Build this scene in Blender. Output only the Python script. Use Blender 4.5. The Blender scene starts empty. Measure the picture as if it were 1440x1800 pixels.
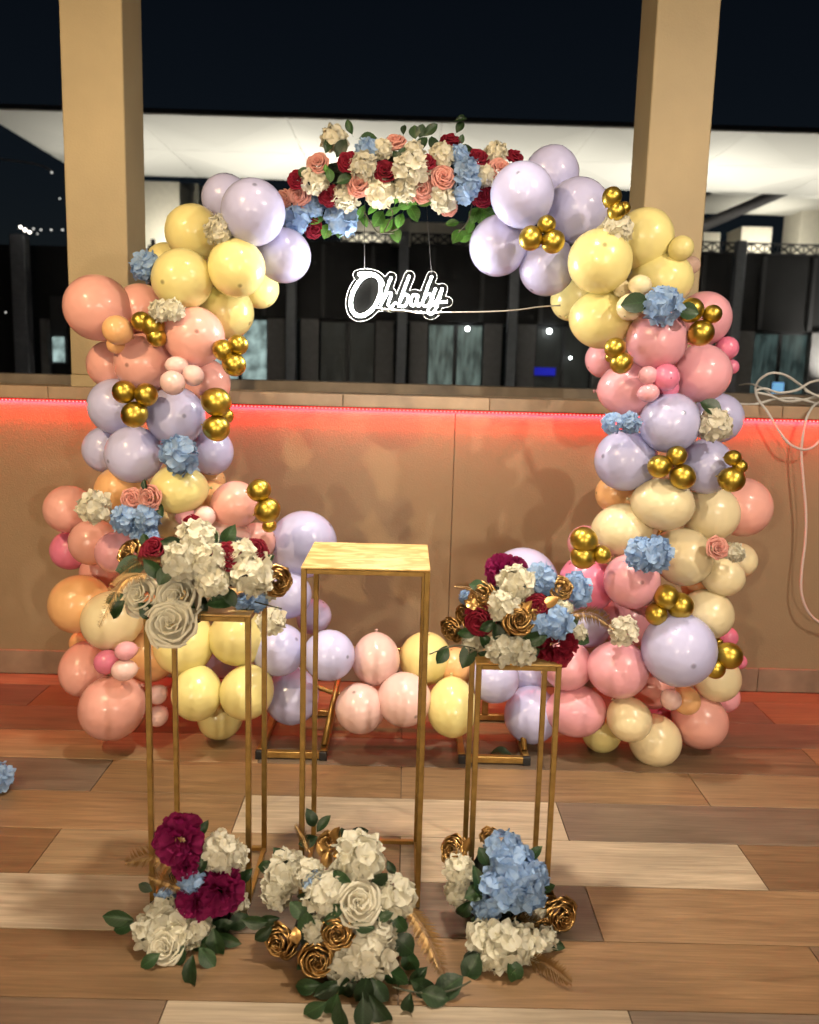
import bpy, bmesh, math, random
import numpy as np
from mathutils import Vector, Matrix, Quaternion
random.seed(7)
rnd = random.random
def uni(a, b): return a + (b - a) * random.random()

# ------------------------------------------------------------------ camera, world, exposure
scene = bpy.context.scene
COL = scene.collection
FPX, PITCH, ROLL, YAW, HC = 1535.0, 0.1596, 0.0274, 0.0071, 1.45     # focal length in photo pixels, angles, eye height
cF = Vector((math.sin(YAW) * math.cos(PITCH), math.cos(YAW) * math.cos(PITCH), -math.sin(PITCH)))
_r = Vector((math.cos(YAW), -math.sin(YAW), 0)); _u = _r.cross(cF)
cR = _r * math.cos(ROLL) + _u * math.sin(ROLL)
cU = -_r * math.sin(ROLL) + _u * math.cos(ROLL)
EYE = Vector((0, 0, HC))
cam_data = bpy.data.cameras.new('camera')
cam = bpy.data.objects.new('camera', cam_data); COL.objects.link(cam)
cam_data.sensor_fit = 'HORIZONTAL'; cam_data.sensor_width = 36.0
cam_data.lens = 36.0 * FPX / 1440.0
cam_data.clip_start = 0.05; cam_data.clip_end = 500
M = Matrix((cR, cU, -cF)).transposed().to_4x4(); M.translation = EYE
cam.matrix_world = M
cam_data.dof.use_dof = True; cam_data.dof.focus_distance = 2.75; cam_data.dof.aperture_fstop = 3.4
scene.camera = cam

world = bpy.data.worlds.new('World'); scene.world = world; world.use_nodes = True
wn = world.node_tree.nodes; wl = world.node_tree.links
sky = wn.new('ShaderNodeTexSky'); sky.sky_type = 'NISHITA'; sky.sun_disc = False
sky.sun_elevation = math.radians(50.0); sky.sun_rotation = math.radians(180)
bg = wn['Background']; bg.inputs['Strength'].default_value = 0.0013
wl.new(sky.outputs['Color'], bg.inputs['Color'])
scene.view_settings.view_transform = 'Standard'; scene.view_settings.look = 'None'
scene.view_settings.exposure = 0.35; scene.view_settings.gamma = 1.0
scene.view_settings.use_curve_mapping = False
scene.cycles.use_light_tree = False; scene.cycles.use_adaptive_sampling = True; scene.cycles.adaptive_threshold = 0.03; scene.cycles.adaptive_min_samples = 24; scene.cycles.max_bounces = 4; scene.cycles.diffuse_bounces = 2; scene.cycles.glossy_bounces = 2; scene.cycles.transmission_bounces = 3; scene.cycles.transparent_max_bounces = 6
scene.cycles.sample_clamp_indirect = 4.0; scene.cycles.caustics_reflective = False; scene.cycles.caustics_refractive = False

# (position, colour, watts, cone angle, point it is aimed at) of the terrace's assumed ceiling lamps, the first added to light the floor, all behind or above the frame
ASSUMED_LAMPS = [
    ((0.05, 2.30, 3.34), (1.0, 0.88, 0.72), 270, 80, (0.05, 2.30, 0)),  # added overhead spot, stands in for the sign's light on floor and plinths
    ((-2.1, 0.55, 3.34), (1.0, 0.74, 0.42), 270, 84, (-0.8, 3.9, 1.55)),  # this lamp and the next are assumed from highlights on the balloons
    ((2.4, 0.75, 3.34), (1.0, 0.86, 0.70), 240, 84, (0.8, 3.9, 1.35)),
]
# fill sconces added on the assumed rear wall behind the viewer: position, colour, watts
ADDED_SCONCES = [((-1.9, -3.28, 1.95), (1.0, 0.84, 0.62), 290), ((2.0, -3.28, 1.95), (1.0, 0.87, 0.70), 290)]
NEON_STRENGTH = 150.0
LED_WATTS = 76.0
UPLIGHT_WATTS = 46.0

def at(x, y, Y):
    """point on the sight line through photo pixel x, y at world depth Y"""
    d = cF + cR * ((x - 720) / FPX) + cU * ((900 - y) / FPX)
    return EYE + d * (Y / d.y)
def on_floor(x, y, z=0.0):
    d = cF + cR * ((x - 720) / FPX) + cU * ((900 - y) / FPX)
    return EYE + d * ((z - HC) / d.z)
def size(px, p):
    """metres covered by px photo pixels at point p"""
    return px * ((p - EYE).dot(cF)) / FPX

# ------------------------------------------------------------------ materials
def new_mat(name):
    m = bpy.data.materials.new(name); m.use_nodes = True
    return m, m.node_tree.nodes, m.node_tree.links, m.node_tree.nodes['Principled BSDF']
def add(n, t, **kw):
    x = n.new(t)
    for k, v in kw.items():
        if k in x.inputs: x.inputs[k].default_value = v
        else: setattr(x, k, v)
    return x
def rgb(c): return (c[0], c[1], c[2], 1.0)
def simple(name, col, rough=0.5, metal=0.0, noise=0.0, nscale=8.0, bump=0.0, bscale=60.0):
    m, n, l, p = new_mat(name)
    p.inputs['Base Color'].default_value = rgb(col); p.inputs['Roughness'].default_value = rough
    p.inputs['Metallic'].default_value = metal
    tc = add(n, 'ShaderNodeTexCoord')
    if noise:
        nz = add(n, 'ShaderNodeTexNoise', Scale=nscale, Detail=5.0); l.new(tc.outputs['Object'], nz.inputs['Vector'])
        cr = add(n, 'ShaderNodeMapRange'); cr.inputs[1].default_value = 0.3; cr.inputs[2].default_value = 0.7
        cr.inputs[3].default_value = 1 - noise; cr.inputs[4].default_value = 1 + noise
        l.new(nz.outputs['Fac'], cr.inputs[0])
        mx = add(n, 'ShaderNodeVectorMath', operation='SCALE'); mx.inputs[0].default_value = col
        l.new(cr.outputs[0], mx.inputs['Scale']); l.new(mx.outputs[0], p.inputs['Base Color'])
    if bump:
        b = add(n, 'ShaderNodeTexNoise', Scale=bscale, Detail=4.0); l.new(tc.outputs['Object'], b.inputs['Vector'])
        bn = add(n, 'ShaderNodeBump', Strength=bump, Distance=0.01); l.new(b.outputs['Fac'], bn.inputs['Height'])
        l.new(bn.outputs['Normal'], p.inputs['Normal'])
    return m

def latex(name, col, transl=0.12, rough=0.27, clear=0.0):
    m, n, l, p = new_mat(name)
    tc = add(n, 'ShaderNodeTexCoord'); oi = add(n, 'ShaderNodeObjectInfo')
    sep = add(n, 'ShaderNodeSeparateXYZ'); l.new(tc.outputs['Object'], sep.inputs[0])
    # the thick spot of unstretched rubber at the crown and at the neck
    r2 = add(n, 'ShaderNodeVectorMath', operation='LENGTH'); cx = add(n, 'ShaderNodeCombineXYZ')
    l.new(sep.outputs[0], cx.inputs[0]); l.new(sep.outputs[1], cx.inputs[1]); l.new(cx.outputs[0], r2.inputs[0])
    mr = add(n, 'ShaderNodeMapRange'); mr.interpolation_type = 'SMOOTHSTEP'
    mr.inputs[1].default_value = 0.025; mr.inputs[2].default_value = 0.11; mr.inputs[3].default_value = 0.45; mr.inputs[4].default_value = 1.0
    l.new(r2.outputs['Value'], mr.inputs[0])
    vr = add(n, 'ShaderNodeMapRange'); vr.inputs[3].default_value = 0.92; vr.inputs[4].default_value = 1.06
    l.new(oi.outputs['Random'], vr.inputs[0])
    mm = add(n, 'ShaderNodeMath', operation='MULTIPLY'); l.new(mr.outputs[0], mm.inputs[0]); l.new(vr.outputs[0], mm.inputs[1])
    sc = add(n, 'ShaderNodeVectorMath', operation='SCALE'); sc.inputs[0].default_value = col; l.new(mm.outputs[0], sc.inputs['Scale'])
    l.new(sc.outputs[0], p.inputs['Base Color'])
    p.inputs['Roughness'].default_value = rough; p.inputs['Coat Weight'].default_value = 0.4; p.inputs['Coat Roughness'].default_value = 0.03
    nz = add(n, 'ShaderNodeTexNoise', Scale=2.2, Detail=1.0); l.new(tc.outputs['Object'], nz.inputs['Vector'])
    bn = add(n, 'ShaderNodeBump', Strength=0.06, Distance=0.1); l.new(nz.outputs['Fac'], bn.inputs['Height']); l.new(bn.outputs['Normal'], p.inputs['Normal'])
    tr = add(n, 'ShaderNodeBsdfTranslucent'); l.new(sc.outputs[0], tr.inputs['Color'])
    mx = add(n, 'ShaderNodeMixShader', Fac=transl); l.new(p.outputs[0], mx.inputs[1]); l.new(tr.outputs[0], mx.inputs[2])
    out = n['Material Output']; last = mx
    if clear:
        tp = add(n, 'ShaderNodeBsdfTransparent'); m2 = add(n, 'ShaderNodeMixShader', Fac=clear)
        l.new(mx.outputs[0], m2.inputs[1]); l.new(tp.outputs[0], m2.inputs[2]); last = m2
    l.new(last.outputs[0], out.inputs['Surface'])
    return m
LATEX = {
    'lilac': latex('latex_lilac', (0.63, 0.63, 0.95)),
    'yellow': latex('latex_yellow', (0.97, 0.85, 0.36)),
    'cream': latex('latex_cream', (0.97, 0.83, 0.52)),
    'peach': latex('latex_peach', (0.97, 0.55, 0.25)),
    'salmon': latex('latex_salmon', (0.97, 0.49, 0.42)),
    'pink': latex('latex_pink', (0.97, 0.47, 0.54)),
    'blush': latex('latex_blush', (0.96, 0.65, 0.61)),
    'hot pink': latex('latex_hot_pink', (0.92, 0.26, 0.42)),
    'clear': latex('latex_clear', (0.9, 0.62, 0.58), 0.2, 0.1, 0.55),
}
def gold_mat(name, col, rough):
    m, n, l, p = new_mat(name)
    p.inputs['Base Color'].default_value = rgb(col); p.inputs['Metallic'].default_value = 1.0; p.inputs['Roughness'].default_value = rough
    return m
LATEX['gold'] = gold_mat('chrome_gold', (0.55, 0.40, 0.07), 0.36)

def petal(name, col, col2=None, transl=0.36):
    m, n, l, p = new_mat(name)
    tc = add(n, 'ShaderNodeTexCoord'); oi = add(n, 'ShaderNodeObjectInfo')
    nz = add(n, 'ShaderNodeTexNoise', Scale=3.5, Detail=3.0); l.new(tc.outputs['Object'], nz.inputs['Vector'])
    mx = add(n, 'ShaderNodeMix', data_type='RGBA')
    mx.inputs['A'].default_value = rgb(col); mx.inputs['B'].default_value = rgb(col2 or [c * 0.72 for c in col])
    mr = add(n, 'ShaderNodeMapRange'); mr.inputs[1].default_value = 0.35; mr.inputs[2].default_value = 0.68
    l.new(nz.outputs['Fac'], mr.inputs[0]); l.new(mr.outputs[0], mx.inputs['Factor'])
    vr = add(n, 'ShaderNodeMapRange'); vr.inputs[3].default_value = 0.82; vr.inputs[4].default_value = 1.08; l.new(oi.outputs['Random'], vr.inputs[0])
    sc = add(n, 'ShaderNodeVectorMath', operation='SCALE'); l.new(mx.outputs['Result'], sc.inputs[0]); l.new(vr.outputs[0], sc.inputs['Scale'])
    l.new(sc.outputs[0], p.inputs['Base Color']); p.inputs['Roughness'].default_value = 0.75
    p.inputs['Specular IOR Level'].default_value = 0.25
    f = add(n, 'ShaderNodeTexNoise', Scale=22.0, Detail=2.0); l.new(tc.outputs['Object'], f.inputs['Vector'])
    bn = add(n, 'ShaderNodeBump', Strength=0.12, Distance=0.04); l.new(f.outputs['Fac'], bn.inputs['Height']); l.new(bn.outputs['Normal'], p.inputs['Normal'])
    tr = add(n, 'ShaderNodeBsdfTranslucent'); l.new(sc.outputs[0], tr.inputs['Color'])
    ms = add(n, 'ShaderNodeMixShader', Fac=transl); l.new(p.outputs[0], ms.inputs[1]); l.new(tr.outputs[0], ms.inputs[2])
    l.new(ms.outputs[0], n['Material Output'].inputs['Surface'])
    return m
PETAL = {
    'cream': petal('petal_cream', (0.91, 0.88, 0.74), (0.84, 0.79, 0.60)),
    'white': petal('petal_white', (0.94, 0.90, 0.76), (0.90, 0.84, 0.66)),
    'blue': petal('petal_blue', (0.32, 0.50, 0.80), (0.47, 0.63, 0.86)),
    'pink': petal('petal_pink', (0.85, 0.38, 0.32), (0.88, 0.50, 0.43)),
    'burgundy': petal('petal_burgundy', (0.32, 0.014, 0.04), (0.20, 0.010, 0.025)),
    'magenta': petal('petal_magenta', (0.26, 0.008, 0.09), (0.18, 0.006, 0.06)),
    'gold': None,
}
m_goldleaf = gold_mat('gold_petal', (0.42, 0.25, 0.09), 0.3)
PETAL['gold'] = m_goldleaf
m_fern = gold_mat('gold_fern', (0.42, 0.27, 0.12), 0.45)
def leaf_mat(name, col, transl=0.25):
    m, n, l, p = new_mat(name)
    tc = add(n, 'ShaderNodeTexCoord'); oi = add(n, 'ShaderNodeObjectInfo')
    sep = add(n, 'ShaderNodeSeparateXYZ'); l.new(tc.outputs['Object'], sep.inputs[0])
    ab = add(n, 'ShaderNodeMath', operation='ABSOLUTE'); l.new(sep.outputs[0], ab.inputs[0])
    # pale midrib and side veins
    v = add(n, 'ShaderNodeMath', operation='MULTIPLY_ADD'); v.inputs[1].default_value = -0.9; l.new(ab.outputs[0], v.inputs[0]); l.new(sep.outputs[1], v.inputs[2])
    s = add(n, 'ShaderNodeMath', operation='MULTIPLY'); s.inputs[1].default_value = 44.0; l.new(v.outputs[0], s.inputs[0])
    sn = add(n, 'ShaderNodeMath', operation='SINE'); l.new(s.outputs[0], sn.inputs[0])
    mr = add(n, 'ShaderNodeMapRange'); mr.inputs[1].default_value = 0.75; mr.inputs[2].default_value = 1.0; mr.inputs[3].default_value = 1.0; mr.inputs[4].default_value = 1.35
    l.new(sn.outputs[0], mr.inputs[0])
    rib = add(n, 'ShaderNodeMapRange'); rib.inputs[1].default_value = 0.008; rib.inputs[2].default_value = 0.022; rib.inputs[3].default_value = 1.6; rib.inputs[4].default_value = 1.0
    l.new(ab.outputs[0], rib.inputs[0])
    vr = add(n, 'ShaderNodeMapRange'); vr.inputs[3].default_value = 0.6; vr.inputs[4].default_value = 1.7; l.new(oi.outputs['Random'], vr.inputs[0])
    a = add(n, 'ShaderNodeMath', operation='MULTIPLY'); l.new(mr.outputs[0], a.inputs[0]); l.new(rib.outputs[0], a.inputs[1])
    b = add(n, 'ShaderNodeMath', operation='MULTIPLY'); l.new(a.outputs[0], b.inputs[0]); l.new(vr.outputs[0], b.inputs[1])
    sc = add(n, 'ShaderNodeVectorMath', operation='SCALE'); sc.inputs[0].default_value = col; l.new(b.outputs[0], sc.inputs['Scale'])
    l.new(sc.outputs[0], p.inputs['Base Color']); p.inputs['Roughness'].default_value = 0.42
    tr = add(n, 'ShaderNodeBsdfTranslucent'); l.new(sc.outputs[0], tr.inputs['Color'])
    ms = add(n, 'ShaderNodeMixShader', Fac=transl); l.new(p.outputs[0], ms.inputs[1]); l.new(tr.outputs[0], ms.inputs[2])
    l.new(ms.outputs[0], n['Material Output'].inputs['Surface'])
    return m
m_leaf = leaf_mat('dark_leaf', (0.018, 0.046, 0.015))
m_leaf2 = leaf_mat('fresh_leaf', (0.075, 0.20, 0.035), 0.4)  # brighter green of leaves lit by the sign, put into the colour
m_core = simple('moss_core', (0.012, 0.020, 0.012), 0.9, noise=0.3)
m_stem = simple('stem_green', (0.05, 0.05, 0.025), 0.6)
m_gold = simple('brushed_gold_paint', (0.40, 0.25, 0.075), 0.36, 0.8, noise=0.18, nscale=30, bump=0.05, bscale=200)
m_black = simple('black_plastic', (0.012, 0.012, 0.013), 0.45)
m_cord = simple('white_cord', (0.62, 0.60, 0.56), 0.45)
m_wire = simple('steel_wire', (0.5, 0.5, 0.5), 0.35, 0.8)

def top_mat():
    m, n, l, p = new_mat('brushed_gold_sheet')
    tc = add(n, 'ShaderNodeTexCoord'); mp = add(n, 'ShaderNodeMapping'); mp.inputs['Scale'].default_value = (5, 11, 5)
    l.new(tc.outputs['Object'], mp.inputs['Vector'])
    nz = add(n, 'ShaderNodeTexNoise', Scale=1.6, Detail=4.0, Distortion=1.6); l.new(mp.outputs[0], nz.inputs['Vector'])
    cr = add(n, 'ShaderNodeValToRGB'); l.new(nz.outputs['Fac'], cr.inputs[0])
    cr.color_ramp.elements[0].position = 0.40; cr.color_ramp.elements[0].color = (0.62, 0.34, 0.09, 1)
    cr.color_ramp.elements[1].position = 0.60; cr.color_ramp.elements[1].color = (0.90, 0.64, 0.26, 1)  # pale gold: the sign's reflection on the sheet is put into this colour
    l.new(cr.outputs[0], p.inputs['Base Color']); p.inputs['Metallic'].default_value = 0.15; p.inputs['Roughness'].default_value = 0.36
    return m
m_top = top_mat()

def plank_mat():
    m, n, l, p = new_mat('wood_look_tile')
    tc = add(n, 'ShaderNodeTexCoord'); oi = add(n, 'ShaderNodeObjectInfo')
    off = add(n, 'ShaderNodeVectorMath', operation='SCALE'); off.inputs[0].default_value = (13.7, 7.1, 3.3); l.new(oi.outputs['Random'], off.inputs['Scale'])
    ad = add(n, 'ShaderNodeVectorMath', operation='ADD'); l.new(tc.outputs['Object'], ad.inputs[0]); l.new(off.outputs[0], ad.inputs[1])
    mp = add(n, 'ShaderNodeMapping'); mp.inputs['Scale'].default_value = (1.1, 16, 1); l.new(ad.outputs[0], mp.inputs['Vector'])
    g = add(n, 'ShaderNodeTexNoise', Scale=2.2, Detail=8.0, Roughness=0.62, Distortion=0.9); l.new(mp.outputs[0], g.inputs['Vector'])
    mp2 = add(n, 'ShaderNodeMapping'); mp2.inputs['Scale'].default_value = (5, 120, 1); l.new(ad.outputs[0], mp2.inputs['Vector'])
    f = add(n, 'ShaderNodeTexNoise', Scale=1.5, Detail=3.0); l.new(mp2.outputs[0], f.inputs['Vector'])
    bl = add(n, 'ShaderNodeTexNoise', Scale=2.3, Detail=2.0); l.new(ad.outputs[0], bl.inputs['Vector'])
    r1 = add(n, 'ShaderNodeMapRange'); r1.inputs[1].default_value = 0.3; r1.inputs[2].default_value = 0.72; r1.inputs[3].default_value = 0.66; r1.inputs[4].default_value = 1.18
    l.new(g.outputs['Fac'], r1.inputs[0])
    r2 = add(n, 'ShaderNodeMapRange'); r2.inputs[1].default_value = 0.3; r2.inputs[2].default_value = 0.7; r2.inputs[3].default_value = 0.88; r2.inputs[4].default_value = 1.1
    l.new(f.outputs['Fac'], r2.inputs[0])
    r3 = add(n, 'ShaderNodeMapRange'); r3.inputs[1].default_value = 0.3; r3.inputs[2].default_value = 0.7; r3.inputs[3].default_value = 0.86; r3.inputs[4].default_value = 1.1
    l.new(bl.outputs['Fac'], r3.inputs[0])
    a = add(n, 'ShaderNodeMath', operation='MULTIPLY'); l.new(r1.outputs[0], a.inputs[0]); l.new(r2.outputs[0], a.inputs[1])
    b = add(n, 'ShaderNodeMath', operation='MULTIPLY'); l.new(a.outputs[0], b.inputs[0]); l.new(r3.outputs[0], b.inputs[1])
    sc = add(n, 'ShaderNodeVectorMath', operation='SCALE'); l.new(oi.outputs['Color'], sc.inputs[0]); l.new(b.outputs[0], sc.inputs['Scale'])
    l.new(sc.outputs[0], p.inputs['Base Color'])
    rr = add(n, 'ShaderNodeMapRange'); rr.inputs[3].default_value = 0.30; rr.inputs[4].default_value = 0.5; l.new(g.outputs['Fac'], rr.inputs[0]); l.new(rr.outputs[0], p.inputs['Roughness'])
    bn = add(n, 'ShaderNodeBump', Strength=0.12, Distance=0.004); l.new(f.outputs['Fac'], bn.inputs['Height']); l.new(bn.outputs['Normal'], p.inputs['Normal'])
    return m
m_plank = plank_mat()

def stucco():
    m, n, l, p = new_mat('beige_stucco')
    tc = add(n, 'ShaderNodeTexCoord')
    nz = add(n, 'ShaderNodeTexNoise', Scale=1.7, Detail=6.0, Roughness=0.65); l.new(tc.outputs['Object'], nz.inputs['Vector'])
    mx = add(n, 'ShaderNodeMix', data_type='RGBA'); mx.inputs['A'].default_value = (0.262, 0.186, 0.106, 1); mx.inputs['B'].default_value = (0.330, 0.240, 0.142, 1)
    l.new(nz.outputs['Fac'], mx.inputs['Factor']); l.new(mx.outputs['Result'], p.inputs['Base Color']); p.inputs['Roughness'].default_value = 0.88
    v = add(n, 'ShaderNodeTexNoise', Scale=150.0, Detail=3.0, Roughness=0.6); l.new(tc.outputs['Object'], v.inputs['Vector'])
    bn = add(n, 'ShaderNodeBump', Strength=0.45, Distance=0.004); l.new(v.outputs['Fac'], bn.inputs['Height']); l.new(bn.outputs['Normal'], p.inputs['Normal'])
    return m
m_stucco = stucco()
m_grout = simple('grout', (0.16, 0.11, 0.075), 0.9)
m_stone = simple('coping_stone', (0.36, 0.245, 0.15), 0.55, noise=0.2, nscale=7, bump=0.1)
m_skirt = simple('skirting_tile', (0.26, 0.18, 0.125), 0.5, noise=0.3, nscale=6)
m_post = simple('cream_paint', (0.40, 0.305, 0.165), 0.55, noise=0.10, nscale=2.5, bump=0.12, bscale=120)
m_ceil = simple('white_ceiling_paint', (0.62, 0.56, 0.47), 0.8)
m_curb = simple('roof_curb', (0.26, 0.20, 0.14), 0.7, noise=0.2)

def emit(name, col, s, sample=False):
    m, n, l, p = new_mat(name)
    p.inputs['Base Color'].default_value = rgb(col); p.inputs['Emission Color'].default_value = rgb(col); p.inputs['Emission Strength'].default_value = s
    if not sample: m.cycles.emission_sampling = 'NONE'
    return m

# ------------------------------------------------------------------ mesh helpers
def mesh_from(name, verts, faces, mat, smooth=False):
    me = bpy.data.meshes.new(name); me.from_pydata([tuple(v) for v in verts], [], faces); me.update()
    if mat: me.materials.append(mat)
    if smooth: me.polygons.foreach_set('use_smooth', [True] * len(me.polygons))
    return me
def link(name, me, parent=None, loc=(0, 0, 0), **props):
    o = bpy.data.objects.new(name, me); COL.objects.link(o); o.location = loc
    if parent: o.parent = parent
    for k, v in props.items(): o[k] = v
    return o
def thing(name, label, cat, loc=(0, 0, 0), group=None):
    o = bpy.data.objects.new(name, None); COL.objects.link(o); o.location = loc
    o.empty_display_size = 0.05; o['label'] = label; o['category'] = cat
    if group: o['group'] = group
    return o
def tag(o, label, cat, group=None):
    o['label'] = label; o['category'] = cat
    if group: o['group'] = group
    return o
def structure(o): o['kind'] = 'structure'; return o
def box_data(x0, x1, y0, y1, z0, z1):
    v = [(x, y, z) for z in (z0, z1) for y in (y0, y1) for x in (x0, x1)]
    return v, [(0, 2, 3, 1), (4, 5, 7, 6), (0, 1, 5, 4), (2, 6, 7, 3), (0, 4, 6, 2), (1, 3, 7, 5)]
def box(name, x0, x1, y0, y1, z0, z1, mat, parent=None, bevel=0.0, org=None):
    """box in world coordinates; its origin is org (parent's location for parts) or its own centre"""
    c = Vector(((x0 + x1) / 2, (y0 + y1) / 2, (z0 + z1) / 2))
    v, f = box_data(x0 - c.x, x1 - c.x, y0 - c.y, y1 - c.y, z0 - c.z, z1 - c.z)
    me = mesh_from(name, v, f, mat)
    if bevel:
        bm = bmesh.new(); bm.from_mesh(me)
        bmesh.ops.bevel(bm, geom=bm.edges[:], offset=bevel, segments=1, affect='EDGES', profile=0.5)
        bm.to_mesh(me); bm.free()
    o = link(name, me, parent)
    base = root_loc(parent)
    o.location = c - base
    return o
def root_loc(o):
    p = Vector((0, 0, 0))
    while o is not None: p += Vector(o.location); o = o.parent
    return p
def tube_data(pts, r, seg=8, closed=False, r_end=None):
    pts = [Vector(p) for p in pts]; n = len(pts); V = []; F = []
    t0 = (pts[1] - pts[0]).normalized(); up = Vector((0, 0, 1)) if abs(t0.z) < 0.9 else Vector((1, 0, 0))
    nrm = t0.cross(up).normalized()
    for i in range(n):
        a = pts[(i - 1) % n] if (closed or i > 0) else pts[i]; b = pts[(i + 1) % n] if (closed or i < n - 1) else pts[i]
        t = (b - a).normalized(); nrm = (nrm - t * nrm.dot(t)).normalized(); bi = t.cross(nrm)
        rr = r if r_end is None else r + (r_end - r) * i / (n - 1)
        for k in range(seg):
            an = 2 * math.pi * k / seg; V.append(pts[i] + (nrm * math.cos(an) + bi * math.sin(an)) * rr)
    m = n if closed else n - 1
    for i in range(m):
        for k in range(seg):
            j = (i + 1) % n
            F.append((i * seg + k, i * seg + (k + 1) % seg, j * seg + (k + 1) % seg, j * seg + k))
    if not closed:
        F.append(tuple(range(seg - 1, -1, -1))); F.append(tuple((n - 1) * seg + k for k in range(seg)))
    return V, F
def smooth_path(pts, per=8, closed=False):
    pts = [Vector(p) for p in pts]; n = len(pts); out = []
    for i in range(n if closed else n - 1):
        p = [pts[(i + k) % n] if closed else pts[min(max(i + k, 0), n - 1)] for k in (-1, 0, 1, 2)]
        for s in range(per):
            t = s / per
            out.append(0.5 * ((2 * p[1]) + (p[2] - p[0]) * t + (2 * p[0] - 5 * p[1] + 4 * p[2] - p[3]) * t * t + (3 * p[1] - p[0] - 3 * p[2] + p[3]) * t ** 3))
    if not closed: out.append(pts[-1])
    return out
def tube(name, pts, r, mat, parent=None, seg=8, closed=False, r_end=None):
    base = root_loc(parent) if parent else Vector(pts[0])
    V, F = tube_data([Vector(p) - base for p in pts], r, seg, closed, r_end)
    return link(name, mesh_from(name, V, F, mat, True), parent, (0, 0, 0) if parent else base)

# ------------------------------------------------------------------ the terrace: floor, wall, posts, ceiling
WY = 3.945
floor = structure(box('floor', -7, 7, -6, 4.6, -0.12, -0.006, m_grout))
PW, PL, PY0 = 0.2477, 1.0675, 3.798
TAN = [(0.33, 0.20, 0.115), (0.30, 0.18, 0.10), (0.36, 0.225, 0.135), (0.27, 0.165, 0.10), (0.39, 0.27, 0.175), (0.25, 0.165, 0.115)]
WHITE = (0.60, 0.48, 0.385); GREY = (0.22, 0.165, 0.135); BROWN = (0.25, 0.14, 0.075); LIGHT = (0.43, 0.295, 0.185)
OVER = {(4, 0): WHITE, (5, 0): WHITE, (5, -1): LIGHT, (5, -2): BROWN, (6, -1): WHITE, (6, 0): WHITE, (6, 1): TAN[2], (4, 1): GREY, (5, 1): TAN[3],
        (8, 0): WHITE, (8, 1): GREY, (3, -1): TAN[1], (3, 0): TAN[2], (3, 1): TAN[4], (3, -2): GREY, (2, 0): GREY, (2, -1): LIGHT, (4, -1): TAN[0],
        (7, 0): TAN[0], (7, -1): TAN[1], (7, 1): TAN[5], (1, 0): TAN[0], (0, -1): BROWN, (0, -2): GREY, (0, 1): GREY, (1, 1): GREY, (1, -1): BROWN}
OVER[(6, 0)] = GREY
for n in range(-1, 15):
    y1 = PY0 - n * PW if n >= 0 else WY - 0.012; y0 = PY0 - (n + 1) * PW
    ph = 0.0175 if n % 2 else 0.0175 + PL / 2
    for k in range(-4, 4):
        x0 = ph + k * PL; x1 = x0 + PL
        if n % 2 == 0: x0 -= PL; x1 -= PL
        o = box('plank', x0 + 0.0014, x1 - 0.0014, y0 + 0.0014, y1 - 0.0014, -0.010, uni(-0.0006, 0.0), m_plank, floor, 0.0008)
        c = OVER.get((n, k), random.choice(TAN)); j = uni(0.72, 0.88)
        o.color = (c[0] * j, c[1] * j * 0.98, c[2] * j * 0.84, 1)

wall = thing('parapet_wall', 'low beige stucco wall with stone coping behind the balloon ring', 'wall', (0, WY, 0))
xs = [-5.5, -2.6, 0.223, 2.9, 5.5]
box('wall_core', -5.5, 5.5, WY + 0.010, WY + 0.30, 0, 1.285, m_grout, wall)
for a, b in zip(xs, xs[1:]):
    box('wall_panel', a + 0.0015, b - 0.0015, WY, WY + 0.0095, 0.0, 1.285, m_stucco, wall, 0.001)
x = 0.372 - 0.654 * 9
while x < 5.4:
    box('coping_stone', x + 0.0015, x + 0.6525, WY - 0.034, WY + 0.33, 1.287, 1.342, m_stone, wall, 0.002)  # overhang deepened to shade the wall just under the coping
    x += 0.654
x = 1.692 - 1.067 * 6
while x < 5.4:
    box('skirting_tile', x + 0.0015, x + 1.0655, WY - 0.010, WY - 0.0003, 0.001, 0.113, m_skirt, wall, 0.0012)
    x += 1.067
for (a, b, lab) in ((-1.506, -1.241, 'cream painted square post rising from the coping behind the left balloons'),
                    (1.015, 1.282, 'cream painted square post rising from the coping behind the right balloons')):
    t = thing('square_post', lab, 'post', ((a + b) / 2, 4.1, 1.342), 'posts on the wall')
    box('shaft', a, b, 3.97, 4.25, 1.395, 3.40, m_post, t, 0.004)
    box('base_trim', a - 0.002, b + 0.002, 3.967, 4.253, 1.3425, 1.3945, m_post, t, 0.002)
structure(box('ceiling', -7, 7, -6, 4.7, 3.402, 3.55, m_ceil))
curb = box('roof_curb', -14, 14, 5.3, 5.7, 0.4, 1.372, m_curb)
tag(curb, 'dim beige roof kerb seen just above the wall coping', 'kerb')
structure(box('ground', -120, 120, 5.8, 160, -0.6, -0.5, simple('dark_roof_paving', (0.05, 0.05, 0.052), 0.9, noise=0.2, nscale=0.5)))

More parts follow.
